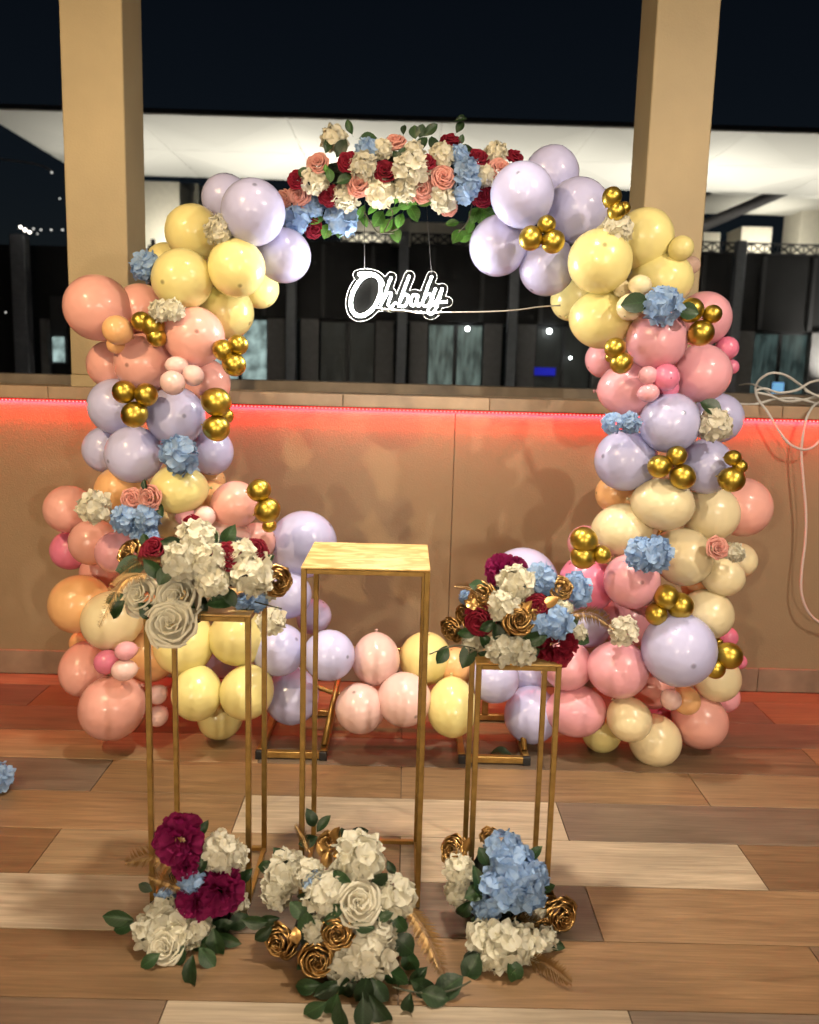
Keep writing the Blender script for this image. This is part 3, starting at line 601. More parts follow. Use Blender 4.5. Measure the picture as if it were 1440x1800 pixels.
BALLOONS = [
    (445, 372, 54.5, 0, 'lilac', 'bright lilac balloon with a dark dot, beside the left end of the flower garland', (456,342), None),
    (398, 350, 42, 4, 'lilac', 'shaded lilac balloon peeking out behind the left top lilac one', None, None),
    (499, 449, 46.5, 2, 'lilac', 'lilac balloon lit by the sign, hanging below the left end of the garland', None, None),
    (340, 409, 48, 2, 'yellow', 'dull yellow balloon at the top of the left yellow cluster', None, None),
    (292, 462, 34, 4, 'yellow', 'mostly hidden yellow balloon behind the blue flower by the left post', None, None),
    (320, 491, 52, 0, 'yellow', 'yellow balloon in front of the left cluster, above the cream flower', None, None),
    (416, 471, 49.5, 0, 'yellow', 'bright yellow balloon right below the left top lilac balloon', None, None),
    (456, 507, 34, 4, 'yellow', 'shaded yellow balloon tucked behind the left yellow cluster, toward the sign', None, None),
    (399, 549, 46, 2, 'yellow', 'yellow balloon at the foot of the left yellow cluster, above gold trio', None, None),
    (171, 541, 56, 1, 'salmon', 'large salmon balloon sticking out over the left post', None, None),
    (248, 545, 45, 2, 'salmon', 'salmon balloon behind the upper left gold trio', None, None),
    (206, 580, 25, -1, 'peach', 'small orange balloon between the big salmon balloon and the gold trio', None, None),
    (203, 606, 15, 0, 'peach', 'tiny orange balloon under the small orange one at the left', None, None),
    (342, 592, 51, 0, 'salmon', 'bright salmon balloon with a dot below the left yellow balloons', (358,593), None),
    (254, 638, 51, 1, 'salmon', 'wide salmon balloon below the upper left gold trio', None, None),
    (197, 641, 42, 3, 'salmon', 'salmon balloon at the left edge above the left lilac pair', None, None),
    (363, 673, 41, 2, 'salmon', 'salmon balloon right of the three small blush balloons', None, None),
    (310, 642, 20, -1, 'blush', 'top oval one of three small blush balloons on the left', None, 15.5),
    (340, 660, 18, -1, 'blush', 'right one of three small blush balloons on the left', None, None),
    (304, 673, 21, -2, 'blush', 'lowest of three small blush balloons on the left', None, None),
    (204, 714, 47.5, 2, 'lilac', 'lilac balloon behind the gold trio at wall coping height, left side', None, None),
    (309, 731, 50, 1, 'lilac', 'large lilac balloon between two gold clusters on the left', (335,736), None),
    (187, 790, 40, 3, 'lilac', 'pinkish lilac balloon at the left edge below the coping', None, None),
    (235, 799, 48.5, 1, 'lilac', 'grey lilac balloon with a dot, left of the square blue flower', (203,813), None),
    (372, 795, 37, 3, 'lilac', 'lilac balloon right of the square blue flower', None, 41),
    (313, 860, 49, 0, 'yellow', 'warm yellow balloon under the square blue flower', None, 42),
    (212, 864, 44, 2, 'peach', 'peach yellow balloon behind the pair of pink roses', None, None),
    (372, 846, 24, 4, 'peach', 'small peach balloon peeking out right of the warm yellow one', None, None),
    (371, 875, 31, 3, 'peach', 'peach balloon between the warm yellow and the salmon one by gold pair', None, None),
    (414, 887, 41, 1, 'salmon', "salmon balloon beside the gold pair on the left column's inner edge", None, None),
    (120, 895, 41, 3, 'salmon', 'reddish salmon balloon at the far left beside the cream flower', None, None),
    (124, 967, 34, 4, 'hot pink', 'red pink balloon at the far left below the reddish salmon one', None, None),
    (163, 953, 40, 2, 'salmon', 'salmon balloon under the cream flower at the left', None, None),
    (205, 971, 36, 1, 'pink', "pink balloon left of the left plinth's gold flower", None, None),
    (327, 908, 17, 0, 'pink', 'small pink balloon just above the left plinth flowers', None, None),
    (360, 908, 18.5, 0, 'blush', 'small blush balloon above the left plinth flowers, beside the small pink one', None, None),
    (400, 950, 41, 1, 'clear', "see-through blush balloon behind the left plinth's leaf", None, None),
    (450, 953, 34, 2, 'salmon', "salmon balloon behind the right end of the left plinth's flowers", None, None),
    (533, 957, 58, 3, 'lilac', 'large pinkish lilac balloon left of the middle plinth top', None, None),
    (292, 922, 23, 1, 'cream', 'cream balloon wedged behind the lower blue flower on the left', None, None),
    (507, 1046, 40, 2, 'lilac', 'lilac balloon below the large lilac one, left of the middle plinth', None, None),
    (552, 1083, 30, 4, 'lilac', "small lilac balloon behind the middle plinth's left legs", None, None),
    (138, 1062, 50, 2, 'peach', 'orange peach balloon at the far left below the pink ones', None, None),
    (196, 1091, 51, 1, 'cream', 'cream peach balloon in front of the orange one at the left', None, None),
    (178, 1005, 36, 4, 'salmon', 'salmon balloon hidden behind the drooping gold fern', None, None),
    (268, 1085, 44, 3, 'peach', 'peach balloon behind the hanging white rose of the left plinth', None, None),
    (264, 1154, 44, 2, 'peach', "peach balloon behind the left plinth's left legs", None, None),
    (323, 1134, 51, 1, 'yellow', 'yellow balloon seen through the upper left plinth frame, left one', None, None),
    (420, 1120, 50, 1, 'yellow', 'yellow balloon seen through the upper left plinth frame, right one', None, None),
    (389, 1161, 30, 4, 'lilac', 'lilac balloon in the gap between the four yellow ones', None, None),
    (346, 1220, 43, 0, 'yellow', 'pale yellow balloon seen through the left plinth, lower left of four', None, 47),
    (433, 1218, 46, 0, 'yellow', 'pale yellow balloon seen through the left plinth, lower right of four', None, None),
    (387, 1260, 39, 2, 'yellow', 'lowest yellow balloon behind the left plinth', None, None),
    (491, 1142, 45.5, 1, 'lilac', 'lilac balloon directly right of the left plinth legs', None, None),
    (579, 1152, 43.5, 0, 'lilac', "lilac balloon between the middle plinth's left legs and the bottom pink one", (613,1150), None),
    (513, 1225, 46, 2, 'lilac', 'lowest lilac balloon above the left foot of the ring', None, 49),
    (146, 1178, 40, 2, 'salmon', 'dusky salmon balloon at the left above the lowest big one', None, 47),
    (145, 1130, 22, 4, 'peach', 'peach balloon half hidden at the left below the orange one', None, None),
    (187, 1164, 21, 0, 'hot pink', 'small hot pink balloon of the lower left trio', None, None),
    (221, 1144, 19.5, -1, 'pink', 'upper pink one of the lower left small trio', None, 16),
    (218, 1178, 22, -1, 'blush', 'lower blush one of the lower left small trio', None, 18.5),
    (196, 1245, 55, 0, 'salmon', 'big dusky salmon balloon resting near the floor at the lower left', None, None),
    (277, 1221, 17, 1, 'blush', "upper small blush balloon between the left plinth's left legs", None, None),
    (277, 1259, 18, 1, 'blush', "lower small blush balloon between the left plinth's left legs", None, None),
    (661, 1160, 41, 1, 'blush', 'pink balloon of the bottom row beside the middle plinth', None, 45),
    (748, 1157, 45, 2, 'yellow', "deep yellow balloon behind the middle plinth's right leg", None, None),
    (800, 1172, 33, 2, 'peach', 'peach balloon behind the leaves of the right arrangement', None, None),
    (633, 1245, 43, 0, 'blush', 'left pale blush balloon of the bottom row, lowest left', None, None),
    (711, 1230, 44, 0, 'blush', 'right pale blush balloon of the bottom row, by the plinth leg', (730,1252), 48),
    (795, 1245, 43, 0, 'yellow', 'yellow balloon of the bottom row left of the right plinth', None, 51),
    (869, 1191, 43, 1, 'lilac', "lilac balloon right under the right plinth's top", None, None),
    (934, 1258, 46, 2, 'lilac', "lowest lilac balloon behind the right plinth's right legs", None, 49),
    (927, 1186, 31, 3, 'lilac', "lilac balloon half hidden behind the right plinth's rail", None, None),
    (998, 1170, 43, 1, 'pink', 'pale pink balloon just right of the right plinth top', None, None),
    (1014, 1250, 52, 1, 'pink', "wide pale pink balloon right of the right plinth's legs", None, 44),
    (1088, 1177, 52, 0, 'pink', 'glossy pink balloon below the cream flower at the right', None, 49),
    (1194, 1142, 63, -1, 'lilac', 'largest lilac balloon in front, lower right, with a dark dot', (1199,1160), None),
    (1107, 1265, 38, 0, 'cream', 'small pale cream balloon low in the right cluster', None, None),
    (1058, 1288, 34, 2, 'yellow', 'mustard yellow balloon at the bottom of the right cluster', None, None),
    (1152, 1302, 44.5, 1, 'cream', 'tan cream balloon lowest on the right', None, None),
    (1231, 1268, 47, 2, 'salmon', 'salmon balloon at the lower right beside the lowest cream one', None, None),
    (1180, 1230, 18, 0, 'blush', 'small peachy balloon below the largest lilac one', None, None),
    (1207, 1232, 24, 1, 'peach', 'small orange balloon right of the small peachy one', None, None),
    (1148, 1208, 37, 3, 'salmon', 'salmon balloon behind the largest lilac one', None, None),
    (1168, 1252, 31, 4, 'hot pink', 'red pink balloon deep inside the lower right cluster', None, None),
    (1260, 1192, 41, 2, 'cream', 'cream yellow balloon below the gold pair at the lower right', None, None),
    (1273, 1225, 27, 4, 'pink', 'pink balloon at the lower right edge under the cream yellow one', None, None),
    (1245, 1080, 43, 1, 'cream', 'cream balloon above the largest lilac one, right', None, None),
    (1279, 1120, 18, 4, 'hot pink', 'magenta balloon peeking out at the right below the cream one', None, None),
    (1300, 1163, 13, 4, 'hot pink', 'tiny magenta balloon at the right edge behind the gold pair', None, None),
    (1272, 1014, 37, 1, 'cream', 'cream balloon below the pink rose on the right', None, 33),
    (1300, 985, 30, 3, 'cream', 'cream balloon behind the pink rose at the right edge', None, None),
    (1226, 1032, 26, 3, 'peach', 'peach balloon squeezed between the right cream balloons', None, None),
    (1202, 979, 50, 1, 'cream', 'cream balloon right of the lower blue flower', None, None),
    (1111, 1021, 47.5, 0, 'pink', 'pink balloon with a dot under the lower blue flower on the right', (1116,1020), None),
    (1032, 1024, 48, 2, 'hot pink', 'deep pink balloon below the right gold trio with a creased one', None, None),
    (1102, 1092, 46, 3, 'pink', 'dusky pink balloon behind the cream flower at the lower right', None, None),
    (1034, 1099, 38, 2, 'lilac', 'lilac balloon behind the gold fern of the right plinth', None, None),
    (920, 1024, 60, 3, 'lilac', "big pinkish lilac balloon rising behind the right plinth's flowers", None, None),
    (1095, 932, 51, 1, 'cream', 'cream balloon left of the lower blue flower', None, 46),
    (1167, 886, 53, 0, 'cream', 'cream balloon under the gold trio on the right lilac ones', None, 45),
    (1083, 868, 35, 3, 'peach', 'peach balloon at the inner edge of the right column', None, None),
    (1250, 902, 48, 2, 'cream', 'cream balloon right of the front cream one, beside the salmon one', None, None),
    (1304, 891, 51, 3, 'salmon', 'salmon balloon sticking out at the right edge of the ring', None, None),
    (1030, 955, 31, 4, 'pink', 'pink balloon behind the right gold trio with a creased one', None, None),
    (1178, 743, 54, 0, 'lilac', 'front lilac balloon with a dot at the coping, right side', (1187,732), 49),
    (1262, 735, 43, 3, 'lilac', 'lilac balloon behind the white flower with a dark leaf', None, None),
    (1100, 809, 55, 1, 'lilac', 'lilac balloon below the flat blue flower on the right', (1052,804), 50),
    (1241, 820, 47, 1, 'lilac', 'grey lilac balloon with a dot below the white flower, right', (1266,830), None),
    (1155, 597, 56, 0, 'pink', 'bright pink balloon with a dot under the blue flower with leaves', (1161,588), 47),
    (1233, 656, 50, 1, 'pink', 'pink balloon right of the small hot pink cluster', None, None),
    (1107, 684, 52, 1, 'pink', 'pink balloon left of the small hot pink cluster', None, 46),
    (1062, 631, 32, 4, 'pink', 'pink balloon behind the inner gold pair on the right', None, None),
    (1238, 560, 46, 3, 'pink', 'pink balloon behind the gold trio at the right edge', None, None),
    (1278, 612, 20, 3, 'hot pink', 'small hot pink balloon at the right edge above the cable', None, None),
    (1286, 645, 13, 4, 'hot pink', 'tiny hot pink balloon below the one at the right edge', None, None),
    (1171, 663, 23, -1, 'hot pink', 'largest of the small hot pink cluster, with a dot', (1173,668), None),
    (1139, 660, 16, -1, 'pink', 'left upper one of the small hot pink cluster', None, 17),
    (1141, 690, 18.5, -1, 'pink', 'lowest one of the small hot pink cluster', None, 16),
    (1176, 683, 17, 0, 'hot pink', 'one half hidden behind the small hot pink cluster', None, None),
    (1055, 459, 54.5, 0, 'yellow', 'bright yellow balloon with a dot on the right, below the cream flower', (1051,447), None),
    (1133, 418, 50, 2, 'yellow', 'dull yellow balloon in front of the right post', None, None),
    (1165, 491, 53, 2, 'yellow', 'tan yellow balloon above the blue flower with leaves', None, 47),
    (1198, 436, 21, 1, 'yellow', "small yellow balloon on the right post's edge", None, None),
    (1216, 466, 15, 2, 'clear', 'small see-through balloon below the small yellow one by the post', None, None),
    (1058, 561, 53, 1, 'yellow', 'yellow balloon above the inner gold pair on the right', None, 50),
    (1005, 527, 36, 4, 'yellow', "shaded yellow balloon where the sign's cable ends", None, None),
    (1093, 507, 15, 0, 'cream', 'smallest cream balloon left of the blue flower with leaves', None, None),
    (1126, 501, 19.5, -1, 'cream', 'oval cream balloon above the blue flower with leaves', None, 17),
    (1107, 540, 22.5, -1, 'cream', 'pale cream balloon under the left leaf of the blue flower', None, None),
    (918, 342, 54, 0, 'lilac', 'bright lilac balloon with a dot at the right end of the garland', (905,324), None),
    (970, 306, 47, 4, 'lilac', 'shaded grey lilac balloon topmost on the right', None, None),
    (1016, 369, 54, 2, 'lilac', 'shaded lilac balloon right of the upper gold trio', None, None),
    (876, 433, 50, 2, 'lilac', 'lilac balloon nearest the sign on the right', None, None),
    (962, 470, 48, 2, 'lilac', 'lilac balloon right below the upper gold trio', None, None),
]
for b in BALLOONS: balloon(*b)
GOLD = [
    ('on the left above the salmon balloons', [(248, 565, 17, 'left'), (269, 573, 20, 'middle'), (275, 592, 17, 'lowest')]),
    ('at the inner left edge under the yellow balloons', [(419, 606, 17, 'upper right'), (393, 616, 18.5, 'left'), (412, 641, 20, 'lowest')]),
    ('on the left lilac balloons at coping height', [(218, 689, 20, 'left'), (257, 694, 20, 'right'), (236, 729, 22.5, 'lowest')]),
    ('on the red strip at the inner left edge', [(381, 707, 25, 'upper'), (381, 753, 22.5, 'lower'), (398, 731, 13, 'hidden rear')]),
    ('beside the left inner salmon balloon', [(456, 862, 20, 'upper'), (471, 897, 22, 'lower'), (474, 924, 12, 'hidden bottom')]),
    ('on the upper right lilac balloons', [(933, 419, 20.5, 'left'), (961, 395, 16, 'top'), (972, 425, 20, 'right')]),
    ('in front of the right post', [(1076, 346, 17, 'upper'), (1097, 366, 11.5, 'small right'), (1084, 371, 16, 'lower')]),
    ('at the right edge beside the blue flower with leaves', [(1216, 545, 21, 'left'), (1253, 552, 16, 'right'), (1233, 585, 22, 'lowest')]),
    ('at the inner right edge on the pink balloons', [(1081, 612, 18, 'upper'), (1092, 638, 19, 'lower'), (1073, 628, 9, 'hidden')]),
    ('on the right lilac balloons below the coping', [(1159, 820, 20, 'left'), (1190, 801, 17.5, 'top'), (1200, 838, 22, 'lowest')]),
    ('at the right edge below the coping', [(1289, 805, 14, 'top'), (1302, 820, 12, 'right'), (1287, 843, 22, 'lowest')]),
    ('left of the lower right cream balloons', [(1026, 949, 23, 'top'), (1024, 979, 21, 'lower'), (1058, 975, 16, 'right')]),
    ('above the largest lilac balloon', [(1172, 1050, 22, 'top'), (1196, 1065, 23, 'right'), (1154, 1080, 19, 'left')]),
    ('at the lower right edge beside the largest lilac balloon', [(1282, 1153, 23, 'right'), (1257, 1175, 18, 'lower'), (1262, 1130, 9, 'tiny')]),
]
for ph, items in GOLD:
    for (x, y, r, w) in items:
        balloon(x, y, r, 3.16 if ('hidden' in w or w == 'tiny') else -1, 'gold', w + ' gold balloon of the trio ' + ph, None, None, 'small chrome gold balloons')

# ------------------------------------------------------------------ flowers
def grid_faces(nu, nv, base):
    return [(base + i * nv + j, base + (i + 1) * nv + j, base + (i + 1) * nv + j + 1, base + i * nv + j + 1) for i in range(nu - 1) for j in range(nv - 1)]
def rose_mesh(mat, seed, loose=False):
    """concentric shells of cupped petals with rolled lips, so the rims read as a spiral"""
    R = random.Random(seed); V = []; F = []
    rings = [(0.10, 2, 0.52), (0.21, 3, 0.53), (0.33, 3, 0.50), (0.46, 4, 0.44), (0.59, 4, 0.34), (0.74, 5, 0.20), (0.90, 5, 0.03)]
    if loose: rings = [(0.13, 2, 0.50), (0.30, 3, 0.50), (0.50, 4, 0.40), (0.72, 4, 0.24), (0.76, 4, 0.12), (0.95, 5, 0.02)]
    for q, (r, m, zt) in enumerate(rings):
        off = R.uniform(0, 6.28)
        for k in range(m):
            az = off + k * 2 * math.pi / m + R.uniform(-.12, .12); half = math.pi / m * 1.32; b = len(V); ph = R.uniform(0, 6); zj = R.uniform(-.10, .07); rj = R.uniform(-.05, .04); sk = R.uniform(.03, .15); hs = R.uniform(.85, 1.15)
            nu = 7
            for i in range(nu):
                u = -1 + 2 * i / (nu - 1); edge = 0.20 * abs(u) ** 3
                rr = r + rj * min(1, r * 2) + sk * u * min(1, r * 2.2) + 0.03 * math.sin(u * 5 + ph); ztt = zt + zj - edge
                lip = 0.035 + (0.15 * q / 6) * (1 - 0.6 * abs(u)) + 0.02 * math.sin(u * 7 + ph)
                for (dr, z) in ((-0.55 * r - 0.02, ztt - 0.52 - 0.1 * q / 6), (-0.06, ztt - 0.20), (0.0, ztt - 0.035), (lip * 0.55, ztt), (lip, ztt - 0.035 - 0.06 * q / 6)):
                    a = az + u * half * hs; V.append(((rr + dr) * math.cos(a), (rr + dr) * math.sin(a), z))
            F += grid_faces(nu, 5, b)
    return mesh_from('rose', V, F, mat, True)
def floret(V, F, R, c, nrm, s, petals=4):
    q = Vector((0, 0, 1)).rotation_difference(nrm); spin = R.uniform(0, 6.28)
    for k in range(petals):
        az = spin + k * 2 * math.pi / petals + R.uniform(-.15, .15); cup = R.uniform(0.0, 0.55); b = len(V); ps = s * R.uniform(0.8, 1.15); ph = R.uniform(0, 6); tw = R.uniform(-.3, .3)
        for i in range(4):
            u = -1 + 2 * i / 3
            for j in range(4):
                v = j / 3
                wd = (0.18, 0.62, 0.74, 0.42)[j]
                x = u * wd * ps * 0.86; y = ps * (v * 1.05 - (0.16 * u * u if j == 3 else 0)); z = ps * (cup * v * v + 0.10 * math.sin(u * 3 + ph) * v + tw * u * v * 0.4 - 0.12 * u * u * v)
                p = Vector((x * math.cos(az) - y * math.sin(az), x * math.sin(az) + y * math.cos(az), z))
                V.append(c + q @ p)
        F += grid_faces(4, 4, b)
def hydrangea_mesh(mat, seed, n=38, s=0.37):
    R = random.Random(seed); V = []; F = []
    for k in range(n):
        z = 1 - 1.55 * (k + 0.5) / n; r = math.sqrt(max(0, 1 - z * z)); an = k * 2.39996 + R.uniform(-.2, .2)
        d = Vector((r * math.cos(an), r * math.sin(an), z)); rad = R.uniform(0.62, 0.84)
        nd = (d + Vector((R.uniform(-.35, .35), R.uniform(-.35, .35), R.uniform(-.35, .35)))).normalized()
        floret(V, F, R, d * rad, nd, s * R.uniform(0.85, 1.15))
    return mesh_from('hydrangea', V, F, mat, True)
def peony_mesh(mat, seed, n=52):
    R = random.Random(seed); V = []; F = []
    for k in range(n):
        t = (k + 0.5) / n; th = 1.75 * t ** 0.6; an = k * 2.39996
        d = Vector((math.sin(th) * math.cos(an), math.sin(th) * math.sin(an), math.cos(th)))
        tang = Vector((math.cos(th) * math.cos(an), math.cos(th) * math.sin(an), -math.sin(th)))
        side = d.cross(tang); ln = R.uniform(0.55, 0.75); b = len(V); ph = R.uniform(0, 6); lean = R.uniform(-.1, .55)
        for i in range(6):
            u = -1 + 2 * i / 5
            for j in range(4):
                v = j / 3; jag = R.uniform(-.07, .07) if j == 3 else 0
                p = d * (0.34 + (ln + jag) * v * (1 - 0.18 * abs(u))) + side * (u * 0.30 * (0.35 + 0.8 * v)) + tang * (lean * v * v * 0.5 + 0.09 * math.sin(u * 5 + ph) * v)
                V.append(p)
        F += grid_faces(6, 4, b)
    return mesh_from('peony', V, F, mat, True)
def leaf_mesh(mat, seed):
    R = random.Random(seed); V = []; F = []; W = [0.02, 0.17, 0.27, 0.30, 0.27, 0.18, 0.0]; bend = R.uniform(0.02, 0.16); fold = R.uniform(0.10, 0.32)
    for i, w in enumerate(W):
        v = i / 6; y = v - 0.5; z = -bend * (v - 0.4) ** 2 * 3
        for u in (-1, -0.5, 0, 0.5, 1):
            V.append((u * w, y - 0.02 * abs(u), z + abs(u) * w * fold + R.uniform(-.006, .006)))
    F = grid_faces(7, 5, 0)
    n = len(V); st = [(0.008, -0.5, 0), (-0.008, -0.5, 0), (-0.006, -0.72, -0.03), (0.006, -0.72, -0.03)]
    V += st; F.append((n, n + 1, n + 2, n + 3))
    return mesh_from('leaf', V, F, mat, True)
FL = {}
for c in ('pink', 'burgundy', 'white', 'gold', 'cream'):
    FL['rose ' + c] = [rose_mesh(PETAL[c], 10 * i + len(c), c == 'white') for i in range(3)]
for c in ('cream', 'blue', 'white'):
    FL['hydrangea ' + c] = [hydrangea_mesh(PETAL[c], 31 * i + len(c)) for i in range(3)]
for c in ('magenta', 'burgundy', 'blue'):
    FL['peony ' + c] = [peony_mesh(PETAL[c], 17 * i + len(c)) for i in range(2)]
LEAF = {'dark': [leaf_mesh(m_leaf, i) for i in range(4)], 'fresh': [leaf_mesh(m_leaf2, i + 9) for i in range(3)], 'gold': [leaf_mesh(m_goldleaf, i + 20) for i in range(2)]}

def aim(o, nrm, spin=None):
    q = Vector((0, 0, 1)).rotation_difference(nrm.normalized())
    o.rotation_mode = 'QUATERNION'; o.rotation_quaternion = q @ Quaternion((0, 0, 1), uni(0, 6.28) if spin is None else spin)
def put_flower(kind, p, r, nrm, parent, flat=1.0):
    o = link(kind.split()[0], random.choice(FL[kind]), parent, p - root_loc(parent) if parent else p)
    aim(o, nrm); s = r / (1.0 if 'hydrangea' in kind else 0.98); o.scale = (s, s, s * flat)
    return o
def put_leaf(tone, p, ln, ang, parent, lift=0.0, yaw=None):
    """leaf lying along picture direction ang (degrees, 0 = right, 90 = up), turned a little at random"""
    a = math.radians(ang); d = cR * math.cos(a) + cU * math.sin(a) - cF * (uni(-0.25, 0.35) if yaw is None else yaw)
    n = (-cF + Vector((uni(-.45, .45), 0, uni(-.1, .7) + lift))); d.normalize(); x = d.cross(n).normalized(); n = x.cross(d)
    o = link('leaf', random.choice(LEAF[tone]), parent, p - root_loc(parent) if parent else p)
    o.rotation_mode = 'QUATERNION'; o.rotation_quaternion = Matrix((x, d, n)).transposed().to_quaternion(); o.scale = (ln * uni(0.78, 1.25), ln * uni(0.85, 1.1), ln * uni(0.6, 1.8))
    return o
def fern(p0, p1, width, parent, droop=0.0, curl=0.0, pairs=22, name='fern'):
    base = root_loc(parent); V = []; F = []
    mid = (p0 + p1) / 2 + Vector((0, 0, droop)) + cR * curl
    pts = smooth_path([p0, mid, p1], 12); v, f = tube_data([q - base for q in pts], 0.0016, 5, False, 0.0006); V += v; F += f
    n = len(pts); ax = (p1 - p0).normalized(); side = ax.cross(-cF).normalized(); up = side.cross(ax)
    for i in range(2, n - 1):
        for sub in (0.0, 0.33, 0.66):
            t = (i + sub) / n; q = pts[i].lerp(pts[min(i + 1, n - 1)], sub) - base; w = width * math.sin(math.pi * min(1, 0.12 + 0.88 * t)) ** 0.7 * uni(0.8, 1.1)
            for s in (-1, 1):
                d = (side * s * 0.8 + ax * 0.55 + up * uni(-.15, .35)).normalized(); b = len(V); e = d.cross(up).normalized() * w * 0.045
                pr = [q, q + d * w * 0.35 + e + up * 0.002, q + d * w, q + d * w * 0.35 - e + up * 0.002]
                for k in range(1, 4):
                    c = q + d * w * k / 4; g = len(V); tl = w * 0.17 * (1.1 - k / 5)
                    V.extend([c, c + (side * s * 0.2 + ax * 1.0) .normalized() * tl + e * 0.5, c + ax * tl * 0.4 + d * tl * 0.3]); F.append((g, g + 1, g + 2))
                b = len(V); V.extend(pr); F.append((b, b + 1, b + 2, b + 3))
    return link(name, mesh_from(name, V, F, m_fern), parent)
def hit(x, y, C, rad):
    """first point of the sight line through pixel x, y on the ellipsoid (C, rad), or the nearest point beside it"""
    d = cF + cR * ((x - 720) / FPX) + cU * ((900 - y) / FPX)
    o = EYE - C; S = Vector((1 / rad[0], 1 / rad[1], 1 / rad[2]))
    oo = Vector((o.x * S.x, o.y * S.y, o.z * S.z)); dd = Vector((d.x * S.x, d.y * S.y, d.z * S.z))
    a = dd.dot(dd); b = oo.dot(dd); c = oo.dot(oo) - 1; q = b * b - a * c
    t = (-b - math.sqrt(q)) / a if q > 0 else -b / a
    return EYE + d * t
def arrangement(name, label, cat, C, rad, items, core=0.55, loc=None, group=None, floor_z=None, front=None):
    C = Vector(C); t = thing(name, label, cat, loc or C, group)
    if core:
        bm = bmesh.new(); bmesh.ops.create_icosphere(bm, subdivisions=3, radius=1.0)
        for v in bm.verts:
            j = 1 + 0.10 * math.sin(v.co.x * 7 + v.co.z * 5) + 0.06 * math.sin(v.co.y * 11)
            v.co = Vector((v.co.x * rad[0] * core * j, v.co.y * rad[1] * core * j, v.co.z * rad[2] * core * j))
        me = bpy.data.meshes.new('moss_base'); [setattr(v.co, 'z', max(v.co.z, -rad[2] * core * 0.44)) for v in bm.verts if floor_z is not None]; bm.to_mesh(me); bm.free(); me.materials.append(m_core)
        o = link('moss_base', me, t, C - Vector(t.location))  # dark foliage core added to close see-through gaps between the flowers
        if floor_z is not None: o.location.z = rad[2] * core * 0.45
    for it in items:
        k = it[0]
        if k == 'leaf':
            tone, x, y, ln, ang = it[1:6]; p = hit(x, y, C, [r * 1.04 for r in rad]); L_ = size(ln, p)
            if floor_z is not None and p.z < 0.012 + L_ * 0.1: p = on_floor(x, y, 0.012 + L_ * 0.1)
            put_leaf(tone, p, L_, ang, t)
        elif k == 'fern':
            x0, y0, x1, y1, w = it[1:6]; a = hit(x0, y0, C, [r * 1.05 for r in rad]); b = hit(x1, y1, C, [r * 1.15 for r in rad])
            if floor_z is not None and b.z < 0.02: b = on_floor(x1, y1, 0.02)
            if floor_z is not None and a.z < 0.02: a = on_floor(x0, y0, 0.02)
            fern(a, b, size(w * 0.85, a), t, 0.02 if len(it) < 7 else it[6])
        else:
            x, y, r = it[1:4]; p = hit(x, y, C, [q * (it[4] if len(it) > 4 else 0.92) for q in rad]); R_ = size(r, p)
            if floor_z is not None and p.z < R_ * 0.75: p = on_floor(x, y, R_ * 0.75)
            if front and y > front[0]: p = at(x, y, front[1])
            g = p - C; n = Vector((g.x / rad[0] ** 2, g.y / rad[1] ** 2, g.z / rad[2] ** 2)).normalized()
            put_flower(k, p, R_ * (0.99 if floor_z is not None else 1.05), n * 0.6 - cF * 0.75 + Vector((0, 0, 0.75 if k == 'rose white' else 0.15)) + Vector((uni(-.2, .2), uni(-.1, .1), uni(-.2, .2))), t)
    return t
H, RO, PE = 'hydrangea ', 'rose ', 'peony '
# garland over the top of the ring
G = at(705, 312, 3.27)
g_items = []
for x, y, r in ((525, 342, 20), (558, 286, 18), (630, 324, 20), (695, 249, 18), (740, 332, 21), (779, 311, 20), (879, 296, 19), (788, 364, 15), (500, 349, 14)): g_items.append((RO + 'pink', x, y, r, 1.0))
for x, y, r in ((521, 315, 16), (611, 283, 17), (677, 300, 19), (578, 343, 18), (751, 285, 15), (792, 246, 18), (840, 277, 18), (906, 274, 16), (847, 343, 19), (551, 402, 16)): g_items.append((RO + 'burgundy', x, y, r, 1.0))
for x, y, r in ((587, 246, 23), (550, 318, 22), (606, 347, 23), (640, 292, 24), (668, 338, 26), (722, 300, 31), (672, 262, 17), (778, 274, 21), (778, 347, 24), (873, 270, 19), (853, 309, 18), (727, 266, 17), (562, 322, 16), (715, 332, 22)): g_items.append((H + 'cream', x, y, r * 1.1))
for x, y, r in ((647, 263, 19), (599, 382, 29), (524, 385, 24), (551, 364, 18), (819, 328, 26), (821, 300, 22), (806, 274, 17)): g_items.append((H + 'blue', x, y, r * 1.1))
for x, y, l, a in ((614, 222, 24, 112), (648, 242, 30, 8), (577, 254, 30, 75), (710, 227, 20, 85), (729, 231, 28, 95), (741, 229, 26, 75), (758, 227, 30, 40), (809, 222, 24, 60), (812, 208, 24, 20), (811, 245, 22, 70), (600, 259, 34, 60), (606, 315, 34, 20), (698, 275, 28, 120), (707, 268, 26, 60), (762, 252, 34, 100), (742, 252, 30, 60), (533, 303, 26, 150), (676, 305, 20, 60), (820, 262, 26, 30), (787, 262, 24, 140)): g_items.append(('leaf', 'dark', x, y, l, a))
